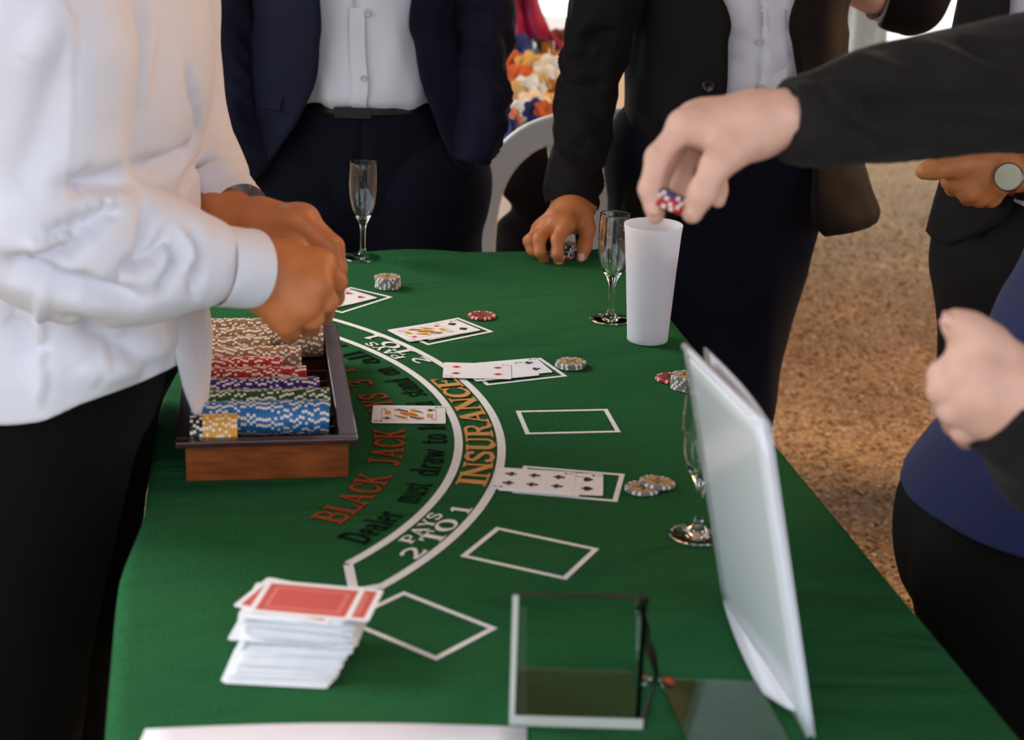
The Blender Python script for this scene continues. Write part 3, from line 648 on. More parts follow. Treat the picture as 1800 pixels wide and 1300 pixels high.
pitch = (TL - 2 * rw) / 10; mt = tray_m = Matrix.Translation((tp[0], tp[1], TZ)) @ Matrix.Rotation(TRA, 4, 'Z')
for k in range(1, 10):
    v, f = boxg(.018, TW - .020, rw + pitch * k - .0012, rw + pitch * k + .0012, .010, .030); mesh('divider', v, f, 'wood_dark', tray, smooth=False)
rest = []; ch_step = .1605 / 48
for k, rr in enumerate(rows):
    for i, c in enumerate(rr):
        lean = R(-2.0)
        mw = tray_m @ Matrix.Translation((rw + .001 + i * ch_step, rw + pitch * (k + .5) + random.gauss(0, .0003), TH - .001 + random.gauss(0, .0003))) @ Matrix.Rotation(R(90), 4, 'Y') @ Matrix.Rotation(random.uniform(0, 6.28), 4, 'Z')
        if k < 8:
            first = {4: 'nearer red row', 5: 'farther red row', 6: 'nearest tan row', 7: 'short second tan row'}.get(k, c + ' row' if k else 'short front row')
            chip(c, mw, f'{c} poker chip standing on edge in the tray\'s {first}', f'{c} chips in the {first} of the tray')
        else: rest.append(mw)
V, Fc, ms, fm = chip_mesh('tan'); Va = np.c_[np.array(V), np.ones(len(V))]
AV = []; AF = []; AM = []
for j, mw in enumerate(rest): AV += list((Va @ np.array(mw).T)[:, :3]); AF += [tuple(q + j * len(V) for q in f) for f in Fc]; AM += fm
tag(mesh('poker_chip_rows', AV, AF, ms, None, AM, smooth=False), 'two full rows of tan poker chips at the far end of the tray', 'poker chips', kind='stuff')
for px, py, lb in ((352, 572, "red-rimmed poker chip lying flat behind the tray under the shirt cuff"), (410, 572, 'red-rimmed poker chip lying flat behind the tan chip rows'), (522, 580, "red poker chip just behind the tray under the dealer's knuckles")):
    q = Z(px, py, TZ + .05); mw = flat(q[0], q[1] + .01, TZ + .0012)
    d_ = (np.array([q[0], q[1]]) - tp[:2]); along = d_ @ np.array([-math.sin(TRA), math.cos(TRA)])
    base = tp[:2] + np.array([math.cos(TRA), math.sin(TRA)]) * (d_ @ np.array([math.cos(TRA), math.sin(TRA)])) + np.array([-math.sin(TRA), math.cos(TRA)]) * (TL + CR_ + .004)
    chip('red', flat(base[0], base[1], TZ + .0012), lb, None, 'inlay_red')

# ------------------------------------------------------------------ glasses and cup
def flute(base, label):
    prof = [(.0005, .0), (.0275, .0), (.0285, .0012), (.027, .0026), (.012, .0055), (.0055, .012), (.0042, .022), (.0042, .042), (.0052, .054), (.0085, .062), (.0150, .074), (.0198, .090), (.0222, .108), (.0228, .125), (.0224, .142), (.0216, .155), (.0209, .1558),
            (.0203, .155), (.0209, .142), (.0213, .125), (.0207, .108), (.0183, .090), (.0135, .075), (.0060, .067), (.0005, .0655)]
    k = len(prof); t = cat_rom(prof, k * 3); t[:, 0] = np.maximum(t[:, 0], .0003); t[:, 1] = np.maximum(t[:, 1], 0)
    root = tag(empty('champagne_flute', (base[0], base[1], TZ + .0012)), label, 'glass')
    V, Fc = lathe(t, 48); mesh('flute_glass', V, Fc, 'glass', root); return root
q = Z(638, 455); flute(q, 'empty champagne flute at the far end near the navy-suited man')
q = Z(1073, 563); fl2 = flute(q, 'champagne flute with droplets standing behind the frosted cup')
dv = []
for k in range(26):
    a = random.uniform(3.4, 6.0); z = random.uniform(.115, .15); r = .0229
    v, f = lathe([(.0001, -.0007), (.0006, -.0004), (.0007, 0), (.0005, .0005), (.0001, .0007)], 6); dv.append((np.array(v) + [r * math.cos(a), r * math.sin(a), z], f))
mesh('droplets', *join(dv), 'glass', fl2)
q = Z(1226, 942); flute(q, 'champagne flute half hidden behind the leaning sign holder')
q = Z(1138, 600)
cup = tag(empty('plastic_cup', (q[0], q[1] + .003, TZ + .0012)), 'frosted translucent plastic cup beside a champagne flute', 'cup')
prof = [(.0005, .0), (.0270, .0), (.0282, .0012), (.0286, .004), (.0284, .006), (.0305, .04), (.0345, .10), (.0385, .152), (.0402, .1640), (.0398, .1648), (.0392, .1638), (.0375, .152), (.0335, .10), (.0293, .04), (.0268, .006), (.0005, .004)]
mesh('cup_wall', *lathe(prof, 56), 'frosted', cup)
mesh('moulding_seam', *boxg(-.0020, .0022, -.0312, -.0292, .008, .024), 'frosted', cup, smooth=False)

# ------------------------------------------------------------------ clear acrylic discard holder
a0_, a1_ = Z(896, 1276), Z(1129, 1279); hx0, hx1, hy0 = a0_[0], a1_[0], a0_[1]
hold = tag(empty('discard_holder', (hx0, hy0, TZ + .0012)), 'clear acrylic card discard holder with stepped dark side edge', 'card holder')
hw = hx1 - hx0; hd = .095; hh = .115; at = .004
mesh('front_panel', *boxg(0, hw, 0, at, 0, hh), 'acrylic', hold, smooth=False)
mesh('base_plate', *boxg(at, hw - at, at, hd, 0, .004), 'acrylic', hold, smooth=False)
EDG = [((1128, 1060), .006), ((1140, 1098), .034), ((1138, 1116), .040), ((1150, 1142), .062), ((1154, 1175), .088)]
sp_ = []
for (qx, qy), yy in EDG: q = Y(qx, qy, hy0 + yy); sp_.append((q[0] - hx0, yy, max(0.004, q[2] - TZ - .0012)))
xb = sp_[-1][0]; sp_ = [(hw - .002, at, 0), (xb, .097, 0)] + sp_[::-1] + [(hw - .002, at, hh)]
for nm, mir in (('side_wall', True), ('side_wall', False)):
    n = len(sp_); base = [(0 if mir else x, y, z) for x, y, z in sp_]; th_ = at if mir else -at
    V = base + [(x + th_, y, z) for x, y, z in base]; Fc = [tuple(range(n)), tuple(range(n, 2 * n))[::-1]] + [(k, n + k, n + (k + 1) % n, (k + 1) % n) for k in range(n)]
    if not mir: Fc = [f_[::-1] for f_ in Fc]
    sw = mesh(nm, V, Fc, 'acrylic', hold, smooth=False)
    if not mir:
        ed = [(x, y, z) for x, y, z in sp_[1:]]; P = np.array([(hw, at, .001)] + ed); k_ = len(P)
        V = [p for q in P for p in (q + [.0016, .0010, .0012], q + [-at - .0010, .0010, .0012], q + [-at - .0010, -.0030, -.0024], q + [.0016, -.0030, -.0024])]
        mesh('dark_edge', V, [(4 * i + a, 4 * i + (a + 1) % 4, 4 * i + 4 + (a + 1) % 4, 4 * i + 4 + a) for i in range(k_ - 1) for a in range(4)], 'acrylic_edge', sw, smooth=False)
mesh('top_edge', *boxg(0, hw, -.0003, at + .0003, hh - .0006, hh + .0008), 'acrylic_edge', hold, smooth=False)
mesh('left_edge', *boxg(-.0006, .0036, -.0005, -.0001, 0, hh), 'acrylic_edge_light', hold, smooth=False)
mesh('bottom_edge', *boxg(0, hw, -.0006, -.0001, 0, .009), 'acrylic_edge_light', hold, smooth=False)

# ------------------------------------------------------------------ leaning sign holder
bf, bn_ = Z(1272, 1058), Z(1420, 1298); tf = Y(1203, 612, bf[1] + .004); tn = Y(1340, 748, bn_[1] + .01)
sg = tag(empty('sign_holder', (bn_[0], bn_[1], TZ + .0012)), 'leaning white sign holder seen almost edge on, with clear foot', 'sign holder')
def panel(off, flare, name, mt, th, nu=10, nv=12, bow=.0):
    V = []
    for j in range(nv + 1):
        for i in range(nu + 1):
            u, v = i / nu, j / nv; b = bn_ * (1 - u) + bf * u; t = tn * (1 - u) + tf * u; p_ = b * (1 - v) + t * v
            p_ = p_ + np.array([off + flare * u * v + bow * math.sin(math.pi * u) * v, 0, .0014]); V.append(p_)
    n = nu + 1; Fc = [(j * n + i, j * n + i + 1, (j + 1) * n + i + 1, (j + 1) * n + i) for j in range(nv) for i in range(nu)]
    o = wpart(name, V, Fc, mt, sg); solid(o, th, 0); return o
panel(0, 0, 'front_sheet', 'sheet_face', .0025)
panel(.005, .013, 'back_sheet', 'sheet_white', .002, bow=.004)
# bright rolled edges of the front sheet
d_e = .0022
wpart('top_edge', *tube([tn + [0, 0, .002], (tn + tf) / 2 + [0, 0, .002], tf + [0, 0, .002]], [.0034, .0032, .0034], n=10, N=8), 'sheet_white', sg)
wpart('near_edge', *tube([bn_ + [.001, 0, .004], (bn_ + tn) / 2 + [.001, 0, 0], tn + [0, 0, .001]], [.0034, .0032, .0034], n=10, N=8), 'sheet_white', sg)
fx = Z(1158, 1196); fy = Z(1330, 1204); gx = Z(1215, 1330); gy = Z(1400, 1330)
ft = [fx, fy, gy, gx]; V = [tuple(p_ + np.array([0, 0, .0018])) for p_ in ft] + [tuple(p_ + np.array([0, 0, .0040])) for p_ in ft]
foot = wpart('foot_plate', V, [(0, 1, 2, 3), (7, 6, 5, 4), (4, 5, 1, 0), (5, 6, 2, 1), (6, 7, 3, 2), (7, 4, 0, 3)], 'acrylic', sg, smooth=False)
q = Z(1158, 1197); wpart('red_sticker', [(q[0] + x * 1, q[1] + y, TZ + .0054) for x, y in ((.002, -.002), (.009, -.003), (.012, -.014), (.006, -.015))], [(0, 1, 2, 3)], 'sticker_red', sg, smooth=False)
bs = []
for t in np.linspace(0, 1, 14):
    a = Z(1268 + 70 * t ** 1.4, 1042 + 180 * t); b = bf * (1 - t) + bn_ * t
    bs.append((a + [0, 0, .003], b + [0, 0, .022]))
V = [p_ for r_ in bs for p_ in (r_[0], (r_[0] + r_[1]) / 2 + [.004, 0, -.006], r_[1])]; Fc = [(3 * i + k, 3 * i + k + 1, 3 * i + k + 4, 3 * i + k + 3) for i in range(13) for k in range(2)]
solid(wpart('curved_bend', V, Fc, 'sheet_white', sg), .0015)
# paper at the near edge
pl, pr_ = Z(256, 1283), Z(926, 1280); V = []
for j in range(7):
    for i in range(13):
        u = i / 12; v = j / 6; q = pl * (1 - u) + pr_ * u; V.append((q[0] + .0, q[1] - .21 * v - .004 * (u - .5) ** 2, TZ + .0016 + .004 * (1 - v) ** 3 * math.sin(math.pi * u)))
solid(tag(mesh('paper_sheet', V, [(j * 13 + i, j * 13 + i + 1, (j + 1) * 13 + i + 1, (j + 1) * 13 + i) for j in range(6) for i in range(12)], 'paper'), 'white sheet of paper lying at the near end of the table', 'paper'), .0004)

# ------------------------------------------------------------------ people
def palm(s, wrist, mcp, rw_, n, k=.010, rp=.0125, q=.8):
    for mpt in mcp: s.cone(np.array(wrist) * .75 + np.array(mpt) * .25, mpt, rw_ * .8, rp, k)
    for a, b in zip(mcp[:-1], mcp[1:]): s.cone(np.array(a) * .9 + np.array(wrist) * .1, np.array(b) * .9 + np.array(wrist) * .1, rp * .95, rp * .95, k)
def finger(s, pts, r=.0098, k=.005):
    rr = [r * 1.08, r * 1.05, r * .93, r * .80][:len(pts)]
    s.chain(pts, rr, k)
def px3(l): return [Y(*q) for q in l]
def core(s, head, neck, chest, pelvis, sh, hips, feet, elb=None):
    """plain figure under the clothes"""
    head = np.array(head, float); fwd = np.array(chest, float)
    s.cone(head + [0, 0, .035], head + [0, 0, -.05], .078, .062, .03); s.cone(head - [0, 0, .08], neck, .052, .058, .02); s.cone(neck, chest, .06, .085, .05)
    s.cone(chest, pelvis, .085, .075, .04)
    for a in sh: s.cone(chest, a, .08, .05, .04)
    for a, b in zip(hips, feet):
        kn = (np.array(a) + np.array(b)) / 2; s.cone(a, kn, .05, .036, .03); s.cone(kn, np.array(b) + [0, 0, .05], .036, .03, .02)
def add_head(person, head, face):
    """hair cap and face for the figure (out of the picture above)"""
    head = np.array(head, float); f = np.array(face, float)
    s = SDF(); s.cone(head + [0, 0, .06] - f * .015, head + [0, 0, .0] - f * .035, .082, .075, .02); v, fc = s.mesh(.010, 1); wpart('hair', v, fc, 'hair', person)
def shoes(person, feet, face):
    f = np.array(face, float)
    for b in feet:
        b = np.array(b, float); s = SDF(); s.cone(b + [0, 0, .045] - f * .05, b + [0, 0, .035] + f * .14, .042, .034, .02); v, fc = s.mesh(.009, 1); v[:, 2] = np.maximum(v[:, 2], .004); wpart('shoe', v, fc, 'leather', person)
def person(label, at_):
    return tag(empty('person', (at_[0], at_[1], 0)), label, 'person')
def body(pers, skin, hands, corep, face, head, arms=()):
    """one mesh: hands in fine detail, the covered figure coarser"""
    parts = []
    for s, res in hands: parts.append(s.mesh(res, 2))
    s = SDF(); core(s, **corep)
    for a in arms: s.chain(a[0], a[1], .02)
    h = np.array(head); f = np.array(face, float); s.cone(h + f * .085, h + f * .098 + [0, 0, -.025], .012, .016, .012)      # nose
    side = np.array([-f[1], f[0], 0])
    for g in (-1, 1): s.cone(h + side * g * .077 + [0, 0, -.01], h + side * g * .08 + [0, 0, .02], .014, .016, .01)         # ears
    s.cone(h + f * .06 + [0, 0, -.085], h + f * .075 + [0, 0, -.09], .03, .026, .02)                                         # chin
    parts.append(s.mesh(.013, 1))
    V, Fc = [], []; n = 0
    for v, f_ in parts: V.append(v); Fc.append(f_ + n); n += len(v)
    o = wpart('body', np.concatenate(V), np.concatenate(Fc), skin, pers); add_head(pers, head, face); return o
def nail(pers, p_, d, n, r=.0055, skin='nail'):
    """finger nail at p_, pointing d, facing n"""
    d = np.array(d, float); d /= np.linalg.norm(d); n = np.array(n, float); n -= d * n.dot(d); n /= np.linalg.norm(n); sdd = np.cross(d, n)
    V = []; 
    for i in range(5):
        for j in range(5):
            u, v = i / 2 - 1, j / 2 - 1; V.append(np.array(p_) + d * u * r * 1.25 + sdd * v * r * (1 - .15 * u * u) + n * (-.0022 * v * v - .0008 * u * u))
    o = wpart('nail', V, [(i * 5 + j, i * 5 + j + 1, (i + 1) * 5 + j + 1, (i + 1) * 5 + j) for i in range(4) for j in range(4)], skin, pers); solid(o, .0006, 1); return o
def button(pers, p_, r, mt, n=(0, -1, 0)):
    v, f = lathe([(.0003, .0), (r, .0), (r, .002), (r * .75, .0026), (r * .6, .0016), (.0003, .0016)], 16)
    q_ = Vector(n).to_track_quat('Z', 'Y').to_matrix(); v = [np.array(q_ @ Vector(x)) + np.array(p_) for x in v]
    return wpart('button', v, f, mt, pers)
def legs_sdf(pers, hips, knees, feet, r, mt, name='trousers', pel=None, res=.010, noise=.006, k=.04, q=1.0):
    s = SDF()
    for h, kn, ft_ in zip(hips, knees, feet): s.cone(h, kn, r[0], r[1], k); s.cone(kn, ft_, r[1], r[2], .03)
    if pel: s.cone(pel[0], pel[1], pel[2], pel[2], k)
    v, f = s.mesh(res, 2); v = add_folds(v, f, [], [(noise, (9, 9, 5), 2), (noise * .5, (16, 16, 24), 4)]); v[:, 2] = np.maximum(v[:, 2], .01)
    return wpart(name, v, f, mt, pers)

# ---------------- dealer: white shirt, left of the table, facing +x
P1 = person('dealer in untucked white shirt and black trousers holding both hands over the tray', (-.5, 1.83))
hR = SDF()
mR = px3([(566, 463, 1.735), (560, 503, 1.708), (537, 540, 1.697), (505, 566, 1.700)])
hR.cone(Y(300, 462, 1.65), Y(400, 470, 1.68), .038, .031, .01, n=(0, 1, 0), q=.8); hR.cone(Y(400, 470, 1.68), Y(468, 480, 1.708), .033, .030, .012, n=(0, 1, 0), q=.75)
palm(hR, Y(440, 478, 1.708), mR, .032, None, k=.012, rp=.0145)
hR.cone(Y(470, 482, 1.718), Y(525, 490, 1.724), .034, .026, .016, n=(.1, 1, 0), q=.55)
finger(hR, [mR[0]] + px3([(590, 496, 1.752), (588, 522, 1.772), (570, 530, 1.775)]), .0108)
finger(hR, [mR[1]] + px3([(574, 529, 1.712), (568, 552, 1.744), (550, 550, 1.758)]), .0116, k=.003)
finger(hR, [mR[2]] + px3([(549, 559, 1.702), (545, 575, 1.732), (530, 565, 1.748)]), .0112, k=.003)
finger(hR, [mR[3]] + px3([(512, 578, 1.705), (510, 588, 1.730), (502, 574, 1.742)]), .0100, k=.003)
finger(hR, px3([(470, 440, 1.735), (520, 440, 1.765), (560, 470, 1.790), (578, 500, 1.795)]), .0115, k=.01)
hL = SDF()
hL.cone(Y(330, 360, 1.95), Y(400, 385, 1.905), .036, .031, .01); hL.cone(Y(400, 385, 1.905), Y(450, 398, 1.885), .031, .029, .012, n=(0, 1, 0), q=.85)
mL = px3([(528, 388, 1.845), (538, 386, 1.868), (532, 392, 1.892), (515, 402, 1.912)])
palm(hL, Y(440, 396, 1.888), mL, .028, None, k=.016, rp=.0135)
finger(hL, [mL[0]] + px3([(578, 432, 1.835), (587, 472, 1.828), (586, 498, 1.822)]), .0112)
finger(hL, [mL[1]] + px3([(586, 434, 1.862), (593, 472, 1.858), (592, 503, 1.850)]), .0112)
finger(hL, [mL[2]] + px3([(582, 442, 1.892), (590, 478, 1.888), (588, 504, 1.880)]), .0105)
finger(hL, [mL[3]] + px3([(560, 446, 1.918), (572, 478, 1.912), (570, 500, 1.905)]), .0095)
finger(hL, px3([(470, 412, 1.865), (515, 438, 1.835), (552, 468, 1.820), (572, 495, 1.815)]), .0118, k=.01)
sh1R, sh1L = np.array([-.455, 1.63, 1.40]), np.array([-.455, 2.03, 1.40]); el1R = Y(62, 425, 1.60); el1L = Y(308, 268, 2.06)
body(P1, 'skin_tan', [(hR, .0017), (hL, .0019)], dict(head=(-.40, 1.83, 1.66), neck=(-.43, 1.83, 1.47), chest=(-.455, 1.83, 1.30), pelvis=(-.50, 1.83, .92), sh=[sh1R, sh1L], hips=[(-.52, 1.76, .86), (-.52, 1.91, .86)], feet=[(-.585, 1.71, 0.02), (-.585, 1.95, 0.02)]), (1, 0, 0), (-.40, 1.83, 1.66), [([sh1R, el1R, Y(330, 462, 1.655)], [.045, .04, .034]), ([sh1L, el1L, Y(345, 365, 1.945)], [.045, .04, .034])])
s = SDF()
s.cone((-.462, 1.83, 1.42), (-.470, 1.83, 1.18), .115, .132, .06, n=(0, 1, 0), q=1.42); s.cone((-.470, 1.83, 1.18), (-.492, 1.83, .90), .132, .140, .05, n=(0, 1, 0), q=1.40)
s.cone((-.492, 1.83, .92), (-.497, 1.83, .80), .140, .146, .04, n=(0, 1, 0), q=1.38)
s.chain([sh1R, (sh1R + el1R) / 2 + [.012, 0, .0], el1R + [.012, 0, .02]], [.082, .078, .070], .03)
fm_ = [el1R + [.004, 0, .012], Y(160, 440, 1.615), Y(262, 452, 1.64), Y(352, 462, 1.660)]
s.chain(fm_, [.066, .064, .054, .042], .03)
s.chain([sh1L, (sh1L + el1L) / 2, el1L + [.0, 0, .01]], [.078, .072, .062], .03); s.chain([el1L, Y(340, 308, 2.01), Y(364, 332, 1.975)], [.060, .052, .044], .03)
v, f = s.mesh(.0037, 2)
FOLD1 = [([(124, 330), (180, 322), (232, 312)], -.016, .014), ([(82, 428), (150, 395), (208, 358)], -.013, .011), ([(35, 458), (120, 420), (212, 342)], .008, .012), ([(0, 466), (106, 451), (191, 381)], -.012, .012),
         ([(0, 484), (60, 492), (141, 505), (248, 531)], -.014, .013), ([(212, 484), (276, 452), (302, 402)], -.009, .010), ([(290, 515), (318, 472), (318, 414)], -.009, .009), ([(347, 520), (355, 452), (340, 402)], -.008, .009),
         ([(240, 470), (262, 420), (262, 350)], -.008, .010), ([(305, 500), (338, 455), (330, 405)], .005, .007), ([(71, 514), (74, 620), (78, 716)], .004, .006), ([(110, 560), (190, 590), (270, 640)], -.006, .016), ([(20, 560), (50, 600), (60, 640)], -.006, .016),
         ([(150, 640), (210, 650), (300, 600)], .006, .02), ([(130, 0), (128, 150), (126, 300)], .0012, .005), ([(20, 340), (70, 250), (110, 120)], -.006, .02), ([(60, 120), (90, 60), (120, 10)], .005, .02), ([(250, 190), (255, 100), (275, 10)], .004, .016), ([(240, 290), (300, 295), (345, 260)], -.010, .014), ([(335, 120), (348, 180), (356, 240)], -.005, .012), ([(330, 330), (350, 300), (368, 270)], -.008, .010)]
v = add_folds(v, f, [(p, a * 2.2, w_ * .75) for p, a, w_ in FOLD1], [(.0022, (7, 7, 9), 11), (.0010, (18, 18, 22), 12)])
# hem: cut the shirt along its tail
hem = .792 + .060 * np.clip((1.86 - v[:, 1]) / .22, -.3, 1) + .060 * np.clip((v[:, 0] + .47) / .12, 0, 1) ** 1.5 + .004 * np.sin(v[:, 0] * 40)
low = v[:, 2] < hem; fl_ = ~(low[f].all(axis=1)); v[low, 2] = hem[low]
sh_o = wpart('shirt', v, f[fl_], 'shirt_white', P1); solid(sh_o, .002, -1)
wpart('cuff', *tube(px3([(384, 466, 1.667), (412, 469, 1.677), (447, 472, 1.692)]), [(.0415, .040), (.0405, .039), (.0400, .0388)], n=32, N=10, fold=.0012, fl=40, seed=3, caps=False), 'shirt_white', P1)
solid(P1.children[-1], .002)
wpart('cuff', *tube(px3([(378, 340, 1.955), (398, 362, 1.935), (420, 378, 1.912)]), [(.046, .045), (.042, .041), (.038, .037)], n=32, N=10, fold=.0012, fl=40, seed=5, caps=False), 'shirt_white', P1); solid(P1.children[-1], .002)
tf_ = wpart('shirt_tail', *rowloft([((-.478, 1.83, .93), np.array([.137, 0, 0]), np.array([0, .187, 0]), -30, 40), ((-.476, 1.83, .87), np.array([.142, 0, 0]), np.array([0, .190, 0]), -26, 34), ((-.480, 1.83, .815), np.array([.142, 0, 0]), np.array([0, .19, 0]), -16, 20), ((-.480, 1.83, .785), np.array([.140, 0, 0]), np.array([0, .19, 0]), -6, 8)], n=16, N=16, fold=.003, seed=4), 'shirt_white', P1); solid(tf_, .002)
legs_sdf(P1, [(-.500, 1.755, .83), (-.505, 1.91, .83)], [(-.556, 1.71, .48), (-.55, 1.94, .48)], [(-.575, 1.71, .03), (-.585, 1.95, .03)], (.106, .086, .07), 'cloth_black', pel=((-.474, 1.755, .885), (-.474, 1.895, .885), .106), noise=.003)
shoes(P1, [(-.59, 1.71, 0), (-.59, 1.95, 0)], (1, 0, 0))

# ---------------- man in the open navy suit at the far end
P2 = person('man in open navy suit and white shirt with hands in pockets at the table end', (-.25, 3.1))
Yb = 3.08
core2 = dict(head=(-.26, 3.06, 1.68), neck=(-.26, 3.10, 1.47), chest=(-.26, 3.1, 1.30), pelvis=(-.255, 3.1, .95), sh=[(-.43, 3.1, 1.40), (-.09, 3.1, 1.40)], hips=[(-.34, 3.1, .9), (-.17, 3.1, .9)], feet=[(-.38, 3.1, .02), (-.13, 3.1, .02)])
body(P2, 'skin_fair', [], core2, (0, -1, 0), (-.26, 3.06, 1.68))
def extend(rows, tops):
    return tops + rows
top2 = lambda ol=None, orr=None: [((-.26, 3.1, 1.46), np.array([.085, 0, 0]), np.array([0, .08, 0])), ((-.26, 3.1, 1.41), np.array([.19, 0, 0]), np.array([0, .11, 0])), ((-.26, 3.09, 1.30), np.array([.205, 0, 0]), np.array([0, .125, 0]))]
shirt_rows = [t + (-90, 270) for t in top2()] + [prow(y, xl, xr, Yb, d) for y, xl, xr, d in ((0, 470, 800, .115), (70, 478, 795, .121), (130, 500, 790, .133), (156, 508, 784, .132), (171, 515, 780, .120), (183, 520, 776, .108))]
for i_, r_ in enumerate(shirt_rows[3:]): pass
wpart('shirt', *rowloft(shirt_rows, n=64, N=70, fold=.006, fl=9, fa=4.2, seed=21), 'shirt_white_fine', P2)
wpart('placket', *rowloft([prow(0, 470, 800, Yb, .120)[:3] + (-93, -84), prow(70, 478, 795, Yb, .126)[:3] + (-93.5, -84), prow(130, 500, 790, Yb, .138)[:3] + (-95, -84.5), prow(156, 508, 784, Yb, .137)[:3] + (-97, -86), prow(168, 515, 780, Yb, .128)[:3] + (-97, -86)], n=6, N=30), 'shirt_white_fine', P2)
solid(P2.children[-1], .0015)
button(P2, Y(646, 24, Yb - .121), .0055, 'button_pale'); button(P2, Y(639, 138, Yb - .136), .0055, 'button_pale')
wpart('belt', *tube([prow(166, 508, 786, Yb, 0)[0], prow(175, 508, 786, Yb, 0)[0], prow(184, 508, 786, Yb, 0)[0]], [(.136, .124)] * 3, n=60, N=5, ref=(1, 0, 0)), 'leather', P2)
bk = Y(620, 198, Yb - .128); wpart('belt_buckle', *join([boxg(bk[0] - .031, bk[0] + .031, bk[1] - .004, bk[1] + .002, bk[2] + .007, bk[2] + .009), boxg(bk[0] - .031, bk[0] - .028, bk[1] - .004, bk[1] + .002, bk[2] - .009, bk[2] + .009), boxg(bk[0] - .031, bk[0] + .031, bk[1] - .003, bk[1] + .002, bk[2] - .009, bk[2] + .007)]), 'leather', P2, smooth=False)
s = SDF(); pw = prow(300, 445, 845, Yb, 0)
s.cone(Y(545, 318, Yb), Y(740, 318, Yb), .112, .112, .06); s.cone(Y(550, 320, Yb), Y(545, 470, Yb), .118, .112, .05); s.cone(Y(738, 320, Yb), Y(735, 470, Yb), .116, .105, .05)
s.cone(Y(545, 470, Yb), (-.36, 3.1, .05), .112, .07, .04); s.cone(Y(735, 470, Yb), (-.15, 3.1, .05), .108, .07, .04)
v, f = s.mesh(.009, 2); v = add_folds(v, f, [([(632, 215), (628, 250), (640, 300)], .006, .006), ([(650, 260), (648, 320), (640, 400)], -.010, .012), ([(690, 330), (760, 340), (830, 320)], -.005, .012), ([(560, 240), (600, 270), (625, 300)], -.006, .010), ([(480, 350), (560, 360), (620, 340)], -.005, .012)], [(.004, (8, 8, 12), 3)])
wpart('trousers', v, f, 'suit_navy_dark', P2)
wpart('waistband', *rowloft([prow(180, 506, 788, Yb, .118), prow(200, 498, 796, Yb, .122), prow(245, 478, 815, Yb, .126), prow(310, 458, 832, Yb, .124), prow(345, 452, 836, Yb, .116)], n=60, N=24, fold=.003, fl=12, fa=3, seed=27), 'suit_navy_dark', P2)
jr = [((-.26, 3.1, 1.47), np.array([.09, 0, 0]), np.array([0, .085, 0]), -60, 240), ((-.26, 3.1, 1.43), np.array([.20, 0, 0]), np.array([0, .12, 0]), -62, 242), ((-.26, 3.09, 1.30), np.array([.222, 0, 0]), np.array([0, .150, 0]), -62, 242)]
for y, xl, xr, ol, orr, dv_ in ((0, 444, 806, 580, 728, .150), (60, 440, 810, 578, 736, .152), (120, 430, 826, 572, 748, .155), (180, 422, 836, 546, 768, .155), (225, 412, 844, 518, 784, .158), (258, 404, 850, 494, 800, .160), (275, 398, 852, 470, 814, .16), (284, 396, 852, 436, 826, .16)):
    jr.append(prow(y, xl, xr, Yb, dv_, ol, orr))
solid(wpart('jacket', *rowloft(jr, n=80, N=90, fold=.004, fl=7, fa=2.6, seed=31), 'suit_navy', P2), .005)
button(P2, Y(549, 88, Yb - .140), .010, 'button_dark', (-.3, -1, 0)); button(P2, Y(515, 200, Yb - .132), .010, 'button_dark', (-.4, -1, 0))
wpart('sleeve', *tube([(-.455, 3.1, 1.40), Y(398, -60, 3.06), Y(397, 60, 3.03), Y(402, 150, 3.01), Y(398, 215, 2.985), Y(415, 262, 2.975), Y(450, 300, 2.985)], [.075, .054, .044, .042, .045, .044, .04], n=32, N=90, fold=.010, fl=22, seed=41), 'suit_navy', P2)
wpart('sleeve', *tube([(-.065, 3.1, 1.40), Y(845, -60, 3.08), Y(850, 30, 3.07), Y(848, 110, 3.05), Y(846, 180, 3.02), Y(838, 240, 3.0), Y(828, 280, 3.0)], [.075, .054, .048, .047, .045, .040, .034], n=32, N=90, fold=.010, fl=22, seed=42), 'suit_navy', P2)
wpart('pocket_flap', *rowloft([prow(150, 424, 836, Yb, .160)[:3] + (222, 236), prow(175, 420, 840, Yb, .163)[:3] + (221, 235)], n=8, N=6), 'suit_navy', P2); solid(P2.children[-1], .004)
shoes(P2, [(-.36, 3.1, 0), (-.15, 3.1, 0)], (0, -1, 0))

# ---------------- man in the black suit resting his hand on chips
P3 = person('man in black suit leaning on the table with one hand over a chip stack', (.33, 2.98))
h3 = SDF()
m3 = px3([(994, 398, 2.758), (974, 396, 2.766), (958, 399, 2.785), (948, 404, 2.81)])
h3.cone(Y(1008, 300, 2.86), Y(1010, 360, 2.835), .032, .030, .01, n=(0, 1, 0), q=.8); h3.cone(Y(1010, 360, 2.835), Y(1005, 378, 2.81), .033, .034, .015, n=(0, 1, .3), q=.65)
palm(h3, Y(1008, 366, 2.825), m3, .026, None, k=.014, rp=.0130)
finger(h3, [m3[0]] + px3([(980, 421, 2.738), (980, 446, 2.728), (982, 460, 2.735)]), .0100)
finger(h3, [m3[1]] + px3([(948, 419, 2.742), (949, 442, 2.735), (957, 456, 2.745)]), .0100)
finger(h3, [m3[2]] + px3([(934, 421, 2.768), (938, 440, 2.765), (947, 449, 2.775)]), .0095)
finger(h3, [m3[3]] + px3([(929, 423, 2.800), (934, 438, 2.795), (941, 443, 2.80)]), .0085)
finger(h3, px3([(1026, 378, 2.815), (1033, 402, 2.795), (1028, 432, 2.778), (1022, 457, 2.765)]), .0108, k=.012)
sh3 = np.array([.155, 3.0, 1.42]); el3 = Y(1036, 165, 2.93)
